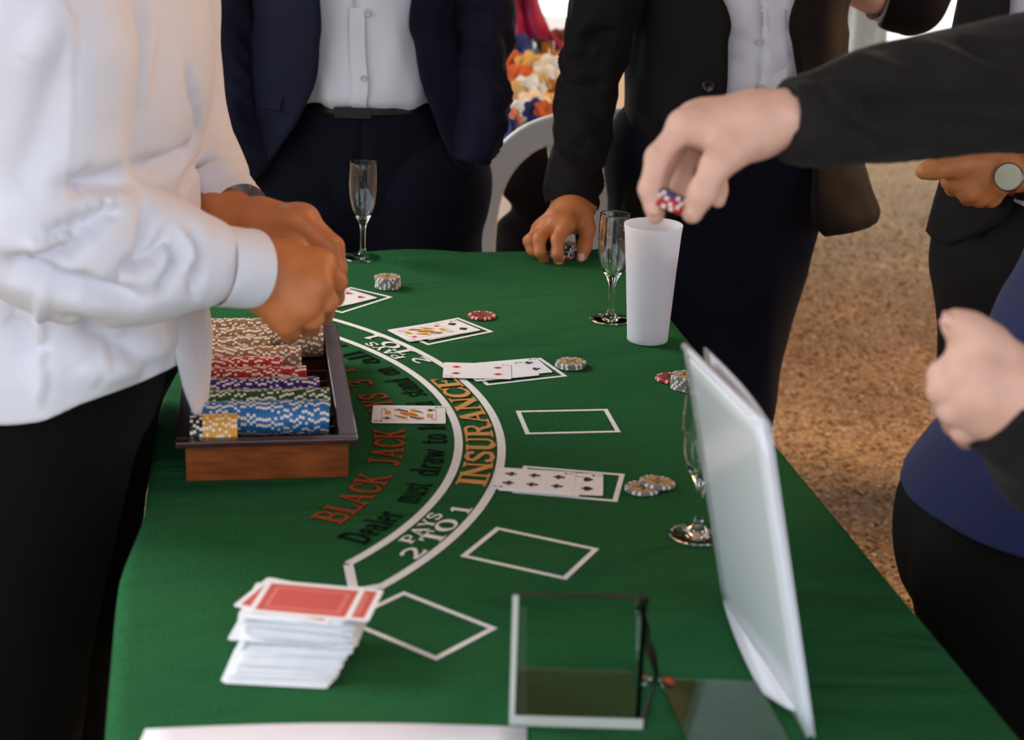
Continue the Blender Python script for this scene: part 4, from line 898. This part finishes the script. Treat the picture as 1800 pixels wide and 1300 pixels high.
core3 = dict(head=(.34, 2.9, 1.66), neck=(.35, 2.98, 1.48), chest=(.36, 3.0, 1.30), pelvis=(.37, 3.02, .93), sh=[sh3, (.56, 3.02, 1.40)], hips=[(.28, 3.0, .84), (.42, 3.0, .84)], feet=[(.27, 2.98, .02), (.40, 3.02, .02)])
body(P3, 'skin_tan', [(h3, .0019)], core3, (0, -1, 0), (.34, 2.9, 1.66), [([sh3, el3, Y(1010, 310, 2.865)], [.035, .032, .028])])
for q, r_ in (((1022, 452, 2.7555), .0056), ((982, 457, 2.7268), .0048)): nail(P3, Y(*q), (0, -.3, -1), (0, -1, -.1), r_)
Y3 = 2.99
t3 = lambda a0, a1, e: [((.355, 3.0, 1.47), np.array([.085 + e, 0, 0]), np.array([0, .08 + e, 0]), a0, a1), ((.36, 3.0, 1.42), np.array([.19 + e, 0, 0]), np.array([0, .11 + e, 0]), a0, a1), ((.36, 3.0, 1.28), np.array([.20 + e, 0, 0]), np.array([0, .12 + e, 0]), a0, a1)]
wpart('shirt', *rowloft(t3(-90, 270, 0) + [prow(y, xl, xr, Y3, .125) for y, xl, xr in ((0, 1165, 1480), (100, 1165, 1475), (170, 1160, 1470), (215, 1155, 1465))], n=64, N=60, fold=.010, fl=38, fa=2.4, seed=51), 'shirt_white_fine', P3)
wpart('placket', *rowloft([prow(0, 1165, 1480, Y3, .129)[:3] + (-86, -76), prow(100, 1165, 1475, Y3, .129)[:3] + (-83, -73), prow(170, 1160, 1470, Y3, .129)[:3] + (-80, -70)], n=6, N=24, fold=.003, fl=22, fa=3, seed=51), 'shirt_white_fine', P3); solid(P3.children[-1], .002)
for px_, py_ in ((1333, 74), (1338, 154)): button(P3, Y(px_, py_, Y3 - .134), .0055, 'button_pale')
jr = t3(-52, 235, .02)
for y, xl, xr, ol, orr, dv_ in ((0, 1118, 1492, 1262, 1372, .150), (60, 1110, 1488, 1263, 1374, .150), (120, 1104, 1488, 1262, 1384, .152), (180, 1100, 1490, 1255, 1398, .155), (220, 1098, 1500, 1248, 1412, .158)):
    jr.append(prow(y, xl, xr, Y3, dv_, ol, orr))
jr += [prow(270, 1085, 1512, Y3, .165, 1225, 1405), prow(325, 1078, 1530, Y3, .17, 1200, 1400), prow(358, 1074, 1542, Y3, .17, 1170, 1408), prow(376, 1074, 1536, Y3, .17, 1140, 1424)]
solid(wpart('jacket', *rowloft(jr, n=80, N=90, fold=.005, fl=7, fa=2.6, seed=61), 'suit_black', P3), .005)
button(P3, Y(1245, 152, Y3 - .158), .0105, 'button_dark')
wpart('pocket_flap', *rowloft([prow(190, 1098, 1492, Y3, .163)[:3] + (195, 222), prow(215, 1098, 1498, Y3, .166)[:3] + (195, 222), prow(236, 1097, 1500, Y3, .168)[:3] + (195, 221)], n=10, N=8), 'suit_black', P3); solid(P3.children[-1], .004)
wpart('sleeve', *creased(tube([(.15, 3.02, 1.44), (.14, 2.99, 1.36), Y(1075, -60, 2.95), Y(1052, 60, 2.93), Y(1037, 140, 2.925), Y(1027, 210, 2.91), Y(1014, 290, 2.875), Y(1006, 362, 2.842)], [.075, .075, .062, .053, .050, .047, .044, .0425], n=56, N=150, fold=.006, fl=24, fa=.9, seed=71), [([(1001, 84), (1040, 72), (1082, 62)], -.012, .008), ([(996, 103), (1035, 98), (1072, 99)], -.011, .007), ([(993, 118), (1030, 120), (1068, 125)], -.010, .007), ([(1010, 60), (1024, 48), (1036, 38)], .009, .006), ([(988, 150), (1020, 158), (1058, 150)], -.007, .008), ([(975, 250), (1010, 262), (1048, 250)], -.006, .010)]), 'suit_black', P3)
wpart('cuff', *tube(px3([(1008, 345, 2.85), (1008, 358, 2.842), (1007, 366, 2.836)]), [(.0385, .036)] * 3, n=28, N=6, ref=(1, 0, 0), caps=False), 'shirt_white_fine', P3); solid(P3.children[-1], .002)
wpart('sleeve', *tube([(.55, 3.06, 1.42), (.53, 3.17, 1.22), (.48, 3.22, 1.02), (.42, 3.20, .93)], [.075, .06, .052, .045], n=24, N=40, fold=.005, fl=24, seed=72), 'suit_black', P3)
s = SDF()
s.cone(Y(1185, 260, Y3 + .02), Y(1360, 260, Y3 + .02), .105, .112, .06); s.cone(Y(1190, 300, Y3), Y(1195, 620, Y3 - .02), .118, .100, .05); s.cone(Y(1330, 300, Y3 + .02), Y(1270, 700, Y3 + .0), .125, .090, .05)
s.cone(Y(1195, 620, Y3 - .02), (.27, 2.98, .04), .100, .07, .04); s.cone(Y(1270, 700, Y3), (.40, 3.02, .04), .088, .07, .04)
v, f = s.mesh(.010, 2); v = add_folds(v, f, [([(1105, 300), (1100, 340), (1090, 390)], -.01, .012)], [(.005, (8, 8, 7), 13)]); wpart('trousers', v, f, 'suit_navy_dark', P3)
shoes(P3, [(.27, 2.98, 0), (.40, 3.02, 0)], (0, -1, 0))
# chips under his fingers
cb = Y(988, 458, 2.775); cb[2] = TZ + .0012
for i in range(6):
    c = ('red', 'red', 'black', 'grey', 'black', 'black')[i]
    chip(c, flat(cb[0] + .0004 * i, cb[1] + .0006 * i, TZ + .0014 + i * (CH_ + .0003), (R(1.2), R(-1.0))), ('red poker chip low in the stack under the resting hand', 'red poker chip low in the stack under the resting hand', 'black poker chip in the middle of the stack under the hand', 'grey poker chip in the stack under the resting hand', 'black poker chip just below the top under the hand', 'gold-centred black chip on top of the stack under the hand')[i], 'red chips under the resting hand' if i < 2 else None, 'inlay_gold' if i == 5 else None)

# ---------------- man reaching in from the right with chips between his fingers
P4 = person('man in black jacket and blue shirt reaching over the table with poker chips', (.66, 1.72))
h4 = SDF(); D4 = 1.50
m4 = px3([(1200, 222, 1.500), (1216, 214, 1.523), (1234, 218, 1.546), (1254, 230, 1.565)])
h4.cone(Y(1480, 212, 1.52), Y(1385, 206, 1.515), .026, .0215, .01, n=(0, 1, 0), q=1.2); h4.cone(Y(1385, 206, 1.515), Y(1340, 214, 1.52), .0215, .0235, .015, n=(0, 1, 0), q=1.2)
palm(h4, Y(1350, 212, 1.525), m4, .024, None, k=.014, rp=.0140)
h4.cone(Y(1325, 220, 1.517), Y(1262, 226, 1.515), .024, .021, .018)
finger(h4, [m4[0]] + px3([(1156, 276, 1.492), (1142, 332, 1.480), (1148, 366, 1.478)]), .0100)
finger(h4, [m4[1]] + px3([(1166, 290, 1.528), (1150, 345, 1.522), (1152, 378, 1.512)]), .0102)
finger(h4, [m4[2]] + px3([(1206, 276, 1.556), (1196, 326, 1.553), (1215, 352, 1.545)]), .0098)
finger(h4, [m4[3]] + px3([(1262, 290, 1.570), (1262, 335, 1.560), (1262, 352, 1.552)]), .0088)
h4.cone(Y(1330, 232, 1.510), Y(1282, 268, 1.490), .021, .016, .015)
finger(h4, px3([(1290, 262, 1.492), (1258, 292, 1.478), (1234, 338, 1.470), (1217, 374, 1.472)]), .0116, k=.010)
# lower left hand
h5 = SDF()
m5 = px3([(1703, 628, 1.295), (1706, 662, 1.285), (1714, 698, 1.282), (1722, 732, 1.285)])
h5.cone(Y(1860, 770, 1.32), Y(1790, 705, 1.305), .030, .028, .01); palm(h5, Y(1785, 690, 1.303), m5, .029, None, k=.016, rp=.0150)
h5.cone(Y(1770, 680, 1.30), Y(1722, 675, 1.295), .030, .024, .02)
finger(h5, [m5[0]] + px3([(1658, 660, 1.302), (1660, 690, 1.335), (1690, 688, 1.345)]), .0112)
finger(h5, [m5[1]] + px3([(1657, 686, 1.292), (1662, 712, 1.325), (1692, 706, 1.338)]), .0110)
finger(h5, [m5[2]] + px3([(1674, 722, 1.288), (1680, 744, 1.320), (1706, 734, 1.332)]), .0105)
finger(h5, [m5[3]] + px3([(1694, 757, 1.290), (1700, 768, 1.315), (1720, 756, 1.325)]), .0092)
finger(h5, px3([(1775, 640, 1.300), (1735, 604, 1.300), (1704, 582, 1.298), (1679, 568, 1.296)]), .0140, k=.012)
sh4R, sh4L = np.array([.70, 1.90, 1.46]), np.array([.68, 1.50, 1.44]); el4R = Y(1930, 160, 1.62); el4L = Y(2010, 900, 1.40)
core4 = dict(head=(.62, 1.72, 1.72), neck=(.66, 1.72, 1.52), chest=(.68, 1.72, 1.33), pelvis=(.63, 1.74, .90), sh=[sh4R, sh4L], hips=[(.585, 1.68, .88), (.60, 1.84, .88)], feet=[(.60, 1.64, .02), (.64, 1.88, .02)])
body(P4, 'skin_fair', [(h4, .0017), (h5, .0017)], core4, (-1, 0, 0), (.62, 1.72, 1.72), [([sh4R, el4R, Y(1470, 208, 1.522)], [.04, .035, .026])])
nail(P4, Y(1222, 372, 1.4632), (-.5, 0, -1), (.45, -1, .1), .0055); nail(P4, Y(1671, 563, 1.2868), (-1, 0, .4), (-.25, -1, .5), .0058)
# sleeves
wpart('sleeve', *creased(tube(px3([(1376, 212, 1.515), (1392, 212, 1.517), (1450, 207, 1.522), (1530, 188, 1.53), (1620, 170, 1.545), (1720, 155, 1.57), (1820, 145, 1.60), (1935, 150, 1.64)]) + [np.array([.66, 1.80, 1.34]), np.array([.70, 1.88, 1.46])], [.028, .034, .0405, .047, .050, .054, .060, .064, .075, .08], n=72, N=170, fold=.004, fl=12, fa=1.0, seed=83, caps=False), [([(1488, 149), (1563, 181), (1680, 192), (1799, 197)], -.016, .010), ([(1501, 168), (1535, 200), (1569, 226)], -.012, .008), ([(1595, 213), (1666, 233), (1800, 246)], -.015, .011), ([(1614, 74), (1670, 100), (1735, 134)], .010, .011), ([(1482, 107), (1540, 112), (1600, 126)], .009, .010), ([(1690, 60), (1740, 85), (1799, 105)], -.012, .010), ([(1470, 200), (1500, 245), (1560, 268)], -.010, .009), ([(1440, 128), (1447, 165), (1452, 210)], -.003, .004)]), 'jacket_black', P4); solid(P4.children[-1], .003)
wpart('sleeve', *tube(px3([(1752, 700, 1.302), (1775, 718, 1.305), (1830, 770, 1.318), (1900, 830, 1.345), (2000, 880, 1.40)]) + [np.array([.67, 1.47, 1.20]), np.array([.68, 1.50, 1.44])], [.037, .040, .046, .05, .055, .062, .075], n=36, N=70, fold=.005, fl=16, seed=82, caps=False), 'jacket_black', P4); solid(P4.children[-1], .003)
Y4 = 1.74
bl = [((.66, 1.72, 1.50), np.array([.07, 0, 0]), np.array([0, .08, 0]), -90, 270), ((.68, 1.72, 1.40), np.array([.12, 0, 0]), np.array([0, .18, 0]), -90, 270)]
def silh(y, xl, th, dv_): a = Y(xl, y, Y4); return (a + [th, 0, 0], np.array([th, 0, 0]), np.array([0, dv_, 0]), -90, 270)
bl += [silh(300, 1880, .13, .18), silh(480, 1812, .13, .18), silh(560, 1768, .13, .178), silh(650, 1728, .13, .175), silh(740, 1690, .13, .178), silh(800, 1640, .135, .182), silh(858, 1594, .14, .186)]
solid(wpart('shirt', *rowloft(bl, n=56, N=60, fold=.004, fl=10, fa=2, seed=91), 'blue_cloth', P4), .003)
jk = [((.665, 1.72, 1.52), np.array([.085, 0, 0]), np.array([0, .09, 0]), -140, 140), ((.70, 1.72, 1.42), np.array([.14, 0, 0]), np.array([0, .205, 0]), -100, 100)]
for y, xl, a in ((240, 1880, 70), (400, 1836, 68), (560, 1790, 62), (740, 1720, 55), (880, 1650, 50)):
    r_ = silh(y, xl, .155, .205); jk.append(r_[:3] + (-a, a))
solid(wpart('jacket', *rowloft(jk, n=56, N=60, fold=.004, fl=8, fa=2, seed=92), 'jacket_black', P4), .005)
s = SDF()
a = Y(1610, 975, Y4); b = Y(1606, 985, Y4)
s.cone(a + [.128, -.05, 0], a + [.128, .08, 0], .120, .120, .05); s.cone(b + [.125, -.06, 0], np.array([.60, 1.64, .45]), .128, .09, .05); s.cone(b + [.135, .09, 0], np.array([.63, 1.88, .45]), .128, .09, .05)
s.cone((.60, 1.64, .45), (.62, 1.64, .04), .09, .07, .03); s.cone((.63, 1.88, .45), (.65, 1.88, .04), .09, .07, .03)
v, f = s.mesh(.010, 2); wpart('trousers', add_folds(v, f, [], [(.004, (8, 8, 7), 17)]), f, 'cloth_black', P4)
shoes(P4, [(.62, 1.64, 0), (.65, 1.88, 0)], (-1, 0, 0))
# chips held by him
hc = Y(1178, 352, 1.486)
axv = Vector((.37, .10, .93)).normalized()
qm = axv.to_track_quat('Z', 'Y').to_matrix().to_4x4()
for i in range(4):
    c = ('red', 'red', 'red', 'blue')[i]; o_ = Vector(hc) + axv * (i - 2) * (CH_ + .0002)
    CHC = {'blue': 'purple'}.get(c, c)
    chip(CHC, Matrix.Translation(o_) @ qm @ Matrix.Rotation(random.uniform(0, 6), 4, 'Z'), 'red poker chip pinched between the reaching fingers' if i < 3 else 'blue poker chip topmost between the reaching fingers', 'red chips held over the table' if i < 3 else None, 'inlay_mark' if i == 3 else None)

# ---------------- man with a wristwatch behind
P5 = person('man in charcoal suit wearing a round wristwatch, standing behind the reaching arm', (.85, 2.66))
h6 = SDF(); D5 = 2.46
m6 = px3([(1672, 318, 2.45), (1698, 336, 2.45), (1720, 344, 2.47), (1742, 346, 2.49)])
h6.cone(Y(1860, 300, 2.52), Y(1770, 305, 2.48), .030, .028, .01); palm(h6, Y(1760, 303, 2.475), m6, .028, None, k=.008, rp=.0150)
h6.cone(Y(1755, 298, 2.47), Y(1700, 298, 2.46), .030, .024, .015)
for i_, tip in enumerate([(1676, 330, 2.49), (1702, 346, 2.50), (1722, 350, 2.52), (1742, 350, 2.53)]): finger(h6, [m6[i_], Y(*tip), Y(tip[0] + 16, tip[1] - 14, tip[2] + .02)], .0115)
finger(h6, px3([(1720, 285, 2.45), (1678, 290, 2.435), (1645, 296, 2.425), (1624, 301, 2.42)]), .0148, k=.012)
sh5 = np.array([1.02, 2.62, 1.40]); core5 = dict(head=(.86, 2.60, 1.70), neck=(.87, 2.66, 1.48), chest=(.88, 2.68, 1.30), pelvis=(.84, 2.70, .93), sh=[(.70, 2.7, 1.40), sh5], hips=[(.78, 2.7, .88), (.92, 2.7, .88)], feet=[(.80, 2.7, .02), (.95, 2.72, .02)])
body(P5, 'skin_brown', [(h6, .0022)], core5, (0, -1, 0), (.86, 2.60, 1.70), [([sh5, np.array([1.0, 2.58, 1.05]), Y(1850, 300, 2.515)], [.045, .04, .03])])
wpart('sleeve', *tube(px3([(1795, 303, 2.492), (1830, 302, 2.505), (1900, 300, 2.53)]) + [np.array([1.0, 2.60, 1.06]), np.array([1.03, 2.62, 1.42])], [.040, .044, .05, .058, .075], n=24, N=50, fold=.003, fl=20, seed=95), 'suit_charcoal', P5)
wd_ = Y(1774, 312, 2.43); v, fcs = lathe([(.0003, .0), (.019, .0), (.0205, .003), (.0205, .007), (.0180, .0085), (.0175, .0075), (.0003, .0075)], 28)
qq = Vector((-.45, -1, .35)).normalized().to_track_quat('Z', 'Y').to_matrix(); wt = tag(empty('wristwatch', tuple(wd_)), 'round silver wristwatch on a dark strap around the wrist', 'watch')
mesh('case', [np.array(qq @ Vector(x)) for x in v], fcs, 'metal', wt); mesh('dial', [np.array(qq @ Vector((x[0] * .88, x[1] * .88, .0086))) for x in v[2 * 28:3 * 28]], [tuple(range(28))], 'watch_dial', wt)
c1_ = Y(1770, 305, 2.48); a = np.linspace(0, 2 * math.pi, 29)[:-1]; V = []
for o_ in (-.009, .009):
    for t in a: V.append(c1_ + np.array([o_, 0, 0]) + .0305 * np.array([0, math.cos(t), math.sin(t)]) - np.array(wd_))
solid(mesh('strap', V, [(k, (k + 1) % 28, 28 + (k + 1) % 28, 28 + k) for k in range(28)], 'leather_brown', wt), .002)
Y5 = 2.66
def silh5(y, xl, th, dv_, a0=-90, a1=270): a = Y(xl, y, Y5); return (a + [th, 0, 0], np.array([th, 0, 0]), np.array([0, dv_, 0]), a0, a1)
wpart('shirt', *rowloft([((.87, 2.67, 1.48), np.array([.08, 0, 0]), np.array([0, .08, 0]), -90, 270), ((.88, 2.68, 1.38), np.array([.18, 0, 0]), np.array([0, .11, 0]), -90, 270), silh5(150, 1690, .17, .115), silh5(300, 1690, .17, .125), silh5(372, 1690, .165, .12)], n=48, N=40, fold=.004, seed=97), 'shirt_white_fine', P5)
jk = [((.87, 2.67, 1.50), np.array([.095, 0, 0]), np.array([0, .09, 0]), -20, 215), ((.88, 2.68, 1.42), np.array([.20, 0, 0]), np.array([0, .13, 0]), -20, 215), silh5(150, 1668, .195, .14, -20, 225), silh5(300, 1660, .20, .15, -20, 232), silh5(360, 1648, .20, .15, -20, 228), silh5(412, 1636, .205, .15, -20, 205)]
solid(wpart('jacket', *rowloft(jk, n=48, N=50, fold=.004, fl=8, seed=98), 'suit_charcoal', P5), .005)
wpart('belt', *tube([silh5(372, 1686, .168, 0)[0], silh5(385, 1686, .168, 0)[0]], [(.17, .128)] * 2, n=48, N=3, ref=(1, 0, 0)), 'leather_brown', P5)
s = SDF(); a = Y(1652, 400, Y5); b = Y(1645, 470, Y5); c = Y(1658, 640, Y5)
s.cone(a + [.115, 0, 0], a + [.25, .02, 0], .115, .115, .05); s.cone(b + [.108, 0, 0], c + [.085, 0, 0], .108, .085, .05); s.cone(c + [.085, 0, 0], (.80, 2.7, .04), .085, .07, .03); s.cone(b + [.26, .02, 0], (.94, 2.72, .45), .11, .085, .05); s.cone((.94, 2.72, .45), (.96, 2.72, .04), .085, .07, .03)
v, f = s.mesh(.010, 2); wpart('trousers', add_folds(v, f, [([(1700, 380), (1715, 420), (1722, 470)], -.008, .010)], [(.004, (8, 8, 7), 23)]), f, 'suit_charcoal', P5); shoes(P5, [(.80, 2.7, 0), (.96, 2.72, 0)], (0, -1, 0))

# ---------------- man at the back whose bent elbow hangs in at the top
P6 = person('man in dark brown-black suit with bent arm standing farther back', (1.12, 3.62))
h7 = SDF(); h7.cone(Y(1556, 0, 3.42), Y(1526, -4, 3.40), .026, .028, .01); m7 = px3([(1502, -18, 3.38), (1498, -10, 3.39), (1502, -5, 3.41), (1510, -3, 3.43)])
palm(h7, Y(1540, -4, 3.405), m7, .026, None, k=.014, rp=.013)
for i_, mm_ in enumerate(m7): finger(h7, [mm_, mm_ + [-.03, -.005, .004], mm_ + [-.045, .01, -.012], mm_ + [-.03, .02, -.018]], .0098)
finger(h7, px3([(1530, -25, 3.39), (1505, -30, 3.37), (1485, -28, 3.36)]), .0105)
core6 = dict(head=(1.14, 3.55, 1.72), neck=(1.14, 3.62, 1.50), chest=(1.15, 3.64, 1.32), pelvis=(1.14, 3.66, .95), sh=[(.96, 3.62, 1.42), (1.34, 3.64, 1.42)], hips=[(1.06, 3.65, .9), (1.22, 3.65, .9)], feet=[(1.06, 3.65, .02), (1.24, 3.65, .02)])
body(P6, 'skin_fair', [(h7, .0025)], core6, (0, -1, 0), (1.14, 3.55, 1.72))
wpart('sleeve', *tube([(.96, 3.62, 1.44)] + px3([(1640, -160, 3.52), (1635, -60, 3.46), (1612, 2, 3.43), (1582, 10, 3.42), (1556, 5, 3.42)]), [.08, .068, .060, .058, .050, .044], n=26, N=50, fold=.003, fl=18, seed=101), 'suit_black', P6)
wpart('cuff', *tube(px3([(1566, 8, 3.42), (1552, 4, 3.418), (1540, 1, 3.412)]), [.040, .038, .037], n=24, N=6, caps=False), 'shirt_white_fine', P6); solid(P6.children[-1], .002)
jk = [((1.14, 3.63, 1.50), np.array([.09, 0, 0]), np.array([0, .09, 0]), -70, 250), ((1.15, 3.64, 1.42), np.array([.20, 0, 0]), np.array([0, .13, 0]), -75, 255), ((1.15, 3.65, 1.15), np.array([.21, 0, 0]), np.array([0, .15, 0]), -88, 268), ((1.15, 3.65, .80), np.array([.23, 0, 0]), np.array([0, .16, 0]), -88, 268)]
solid(wpart('jacket', *rowloft(jk, n=48, N=40, fold=.004, fl=8, seed=103), 'suit_black', P6), .005)
legs_sdf(P6, [(1.06, 3.65, .86), (1.24, 3.65, .86)], [(1.06, 3.65, .46), (1.24, 3.65, .46)], [(1.06, 3.66, .04), (1.24, 3.66, .04)], (.11, .085, .07), 'suit_black', pel=((1.08, 3.65, .9), (1.22, 3.65, .9), .11)); shoes(P6, [(1.06, 3.65, 0), (1.24, 3.65, 0)], (0, -1, 0))

# ------------------------------------------------------------------ white plastic chair
CX, CY = Y(1062, 300, 3.52)[0], 3.52
ch = tag(empty('plastic_chair', (CX, CY, 0), R(184)), 'white moulded plastic garden chair between the two suited men', 'chair')
zt_ = Y(1020, 198, 3.52)[2]
def ribbon(P, wd, th, up):
    P = np.asarray(P, float); T = np.gradient(P, axis=0); T /= np.linalg.norm(T, axis=1)[:, None]; V = []
    for p_, t in zip(P, T):
        n_ = np.cross(t, up); n_ /= np.linalg.norm(n_)
        for a, b in ((-1, -1), (1, -1), (1, 1), (-1, 1)): V.append(p_ + n_ * a * wd / 2 + np.array(up) * b * th / 2)
    n = len(P); Fc = [(4 * i + k, 4 * i + (k + 1) % 4, 4 * i + 4 + (k + 1) % 4, 4 * i + 4 + k) for i in range(n - 1) for k in range(4)] + [(0, 1, 2, 3)[::-1], tuple(4 * n - 4 + k for k in range(4))]
    return V, Fc
arch = cat_rom([(-.235, -.03, .44), (-.245, -.03, .60), (-.225, -.01, .74), (-.165, .01, .825), (-.08, .02, .862), (0, .022, .872), (.08, .02, .862), (.165, .01, .825), (.225, -.01, .74), (.245, -.03, .60), (.235, -.03, .44)], 60); arch[:, 2] *= zt_ / .885
bevel(mesh('back_frame', *ribbon(arch, .058, .016, (0, 1, 0)), 'plastic_white', ch, smooth=False), .006)
for x0, x1 in ((-.05, -.105), (-.0, 0), (.05, .105)):
    P = cat_rom([(x0, -.02, .43), ((x0 * .6 + x1 * .4), -.015, .60), (x1, .012, zt_ - .045)], 16); bevel(mesh('slat', *ribbon(P, .034, .010, (0, 1, 0)), 'plastic_white', ch, smooth=False), .003)
bevel(mesh('seat', *boxg(-.22, .22, -.46, -.01, .42, .445), 'plastic_white', ch, smooth=False), .012)
for sx in (-1, 1):
    mesh('leg', *tube([(sx * .245, .03, 0), (sx * .235, .0, .25), (sx * .225, -.03, .46)], [(.026, .018)] * 3, n=14, N=14), 'plastic_white', ch)
    mesh('leg', *tube([(sx * .245, -.48, 0), (sx * .235, -.46, .25), (sx * .225, -.44, .45)], [(.026, .018)] * 3, n=14, N=14), 'plastic_white', ch)
    bevel(mesh('armrest', *ribbon(cat_rom([(sx * .25, -.02, .66), (sx * .275, -.20, .655), (sx * .27, -.40, .64), (sx * .245, -.47, .54), (sx * .235, -.46, .44)], 24), .05, .014, (sx * .2, 0.25, .95)), 'plastic_white', ch, smooth=False), .004)
s = SDF(); s.cone((CX - .15, CY + .20, .52), (CX + .12, CY + .20, .52), .085, .085, .05); s.cone((CX - .14, CY + .17, .70), (CX + .08, CY + .17, .68), .09, .08, .05); v, f = s.mesh(.01, 2); v[:, 2] = np.maximum(v[:, 2], .446)
tag(mesh('handbag', v, f, 'bag_dark'), 'dark soft bag lying on the seat of the plastic chair', 'bag')

# ------------------------------------------------------------------ background: laid table with flowers
bt = tag(empty('banquet_table', (-.10, 5.45, 0)), 'background banquet table under a white cloth with flowers on it', 'table')
s = lathe([(.0005, .74), (.70, .74), (.715, .73), (.72, .70), (.74, .45), (.77, .02)], 64); V = np.array(s[0]); a = np.arctan2(V[:, 1], V[:, 0]); fall = np.clip((.72 - V[:, 2]) / .6, 0, 1); V[:, 0] *= 1 + .05 * fall * np.sin(a * 14); V[:, 1] *= 1 + .05 * fall * np.sin(a * 14)
mesh('tablecloth', V, s[1], 'linen', bt); mesh('table_leg', *tube([(0, 0, 0), (0, 0, .35), (0, 0, .735)], [.05] * 3, n=12, N=5), 'steel_leg', bt)
def blossom(p_, r, mt, label, grp):
    root = tag(empty('blossom', tuple(p_)), label, 'flower', grp)
    for ring, n, tilt in ((1.0, 7, .35), (.68, 6, .8), (.4, 5, 1.15)):
        for k in range(n):
            a = 2 * math.pi * (k + ring * 3) / n; V = []
            for i in range(4):
                for j in range(3):
                    u = i / 3; w_ = (j - 1) * .42 * math.sin(math.pi * (.15 + .75 * u)); rad = r * ring * u * math.cos(tilt * .6); z_ = r * ring * (u * math.sin(tilt) - .25 * u * u) - abs(w_) * r * -.2
                    V.append((rad * math.cos(a) - w_ * r * math.sin(a), rad * math.sin(a) + w_ * r * math.cos(a), z_))
            mesh('petal', V, [(i * 3 + j, i * 3 + j + 1, i * 3 + j + 4, i * 3 + j + 3) for i in range(3) for j in range(2)], mt, root)
    v, f = tube([(0, 0, -.10), (0, .004, -.05), (0, 0, 0)], [.004] * 3, n=6, N=5); mesh('stem', v, f, 'leaf', root); root.rotation_euler = (R(random.uniform(40, 72)), R(random.uniform(-25, 25)), random.uniform(-.5, .5)); return root
FL = [(902, 62, 4.9, .065, 'petal_yellow'), (898, 22, 5.0, .06, 'petal_yellow'), (910, 35, 5.0, .05, 'petal_yellow'), (905, 118, 4.62, .05, 'petal_orange'), (900, 145, 4.55, .055, 'petal_orange'), (932, 122, 4.62, .05, 'petal_yellow'), (968, 126, 4.6, .05, 'petal_white'), (958, 142, 4.55, .045, 'petal_white'), (928, 168, 4.4, .055, 'petal_white'), (938, 190, 4.32, .05, 'petal_white'), (902, 180, 4.38, .06, 'petal_yellow'), (893, 205, 4.3, .05, 'petal_yellow'), (942, 196, 4.26, .035, 'petal_blue'), (926, 78, 4.85, .05, 'petal_blue'), (915, 90, 4.8, .05, 'petal_blue'), (958, 196, 4.25, .03, 'petal_orange'), (968, 180, 4.35, .03, 'petal_yellow'), (888, 218, 4.25, .045, 'petal_orange'), (884, 228, 4.2, .04, 'petal_blue'), (975, 112, 4.7, .045, 'amber'), (985, 78, 4.9, .05, 'brick'), (978, 92, 4.85, .045, 'brick'), (886, 165, 4.45, .045, 'petal_orange'), (922, 142, 4.5, .045, 'petal_orange'), (945, 152, 4.45, .04, 'petal_yellow'), (988, 112, 4.7, .04, 'amber'), (912, 205, 4.28, .05, 'petal_white'), (960, 160, 4.45, .04, 'amber')]
NM = {'petal_yellow': 'yellow', 'petal_white': 'cream white', 'petal_orange': 'orange', 'petal_blue': 'deep blue', 'amber': 'amber', 'brick': 'rust red'}
for px_, py_, d_, r_, mt_ in FL:
    c = NM[mt_]; p_ = Y(px_, py_, d_ - .1); blossom(p_, r_, mt_, f'{c} blossom in the blurred bouquet on the background table', f'{c} blossoms of the background bouquet')
q = Y(953, 132, 4.62); gl = tag(empty('tumbler', tuple(q)), 'clear glass standing among the flowers in the background', 'glass')
mesh('tumbler_glass', *lathe([(.0005, 0), (.028, 0), (.030, .09), (.028, .09), (.026, .006), (.0005, .006)], 24), 'glass', gl)
# magenta shawl hanging beside the flowers
V = []; pts = [(914, -60, 4.80), (918, 0, 4.78), (926, 34, 4.76), (942, 64, 4.74), (960, 88, 4.72), (974, 108, 4.70)]
P = cat_rom([Y(*q) for q in pts], 24)
for i, p_ in enumerate(P):
    for j in range(7): u = j / 6 - .5; w_ = .020 + .022 * math.sin(math.pi * (.15 + .6 * i / 23)); V.append(p_ + np.array([u * 2 * w_, .02 * math.sin(j * 2.1 + i * .2), u * .02]))
solid(tag(mesh('shawl', V, [(i * 7 + j, i * 7 + j + 1, (i + 1) * 7 + j + 1, (i + 1) * 7 + j) for i in range(23) for j in range(6)], 'magenta'), 'magenta cloth shawl hanging beside the background flowers', 'shawl'), .01)
# grey covered bar table on the right behind
g = Y(1512, 60, 8.3); gt = tag(empty('bar_table', (g[0], g[1], 0)), 'tall bar table under a pale grey draped cloth behind the suited men', 'table')
s = lathe([(.0005, 1.10), (.26, 1.10), (.27, 1.08), (.17, .75), (.12, .55), (.13, .25), (.17, .01)], 48); V = np.array(s[0]); a = np.arctan2(V[:, 1], V[:, 0]); fall = np.clip((1.08 - V[:, 2]) / .3, 0, 1); V[:, :2] *= (1 + .08 * fall * np.sin(a * 9))[:, None]
mesh('tablecloth', V, s[1], 'linen_grey', gt)
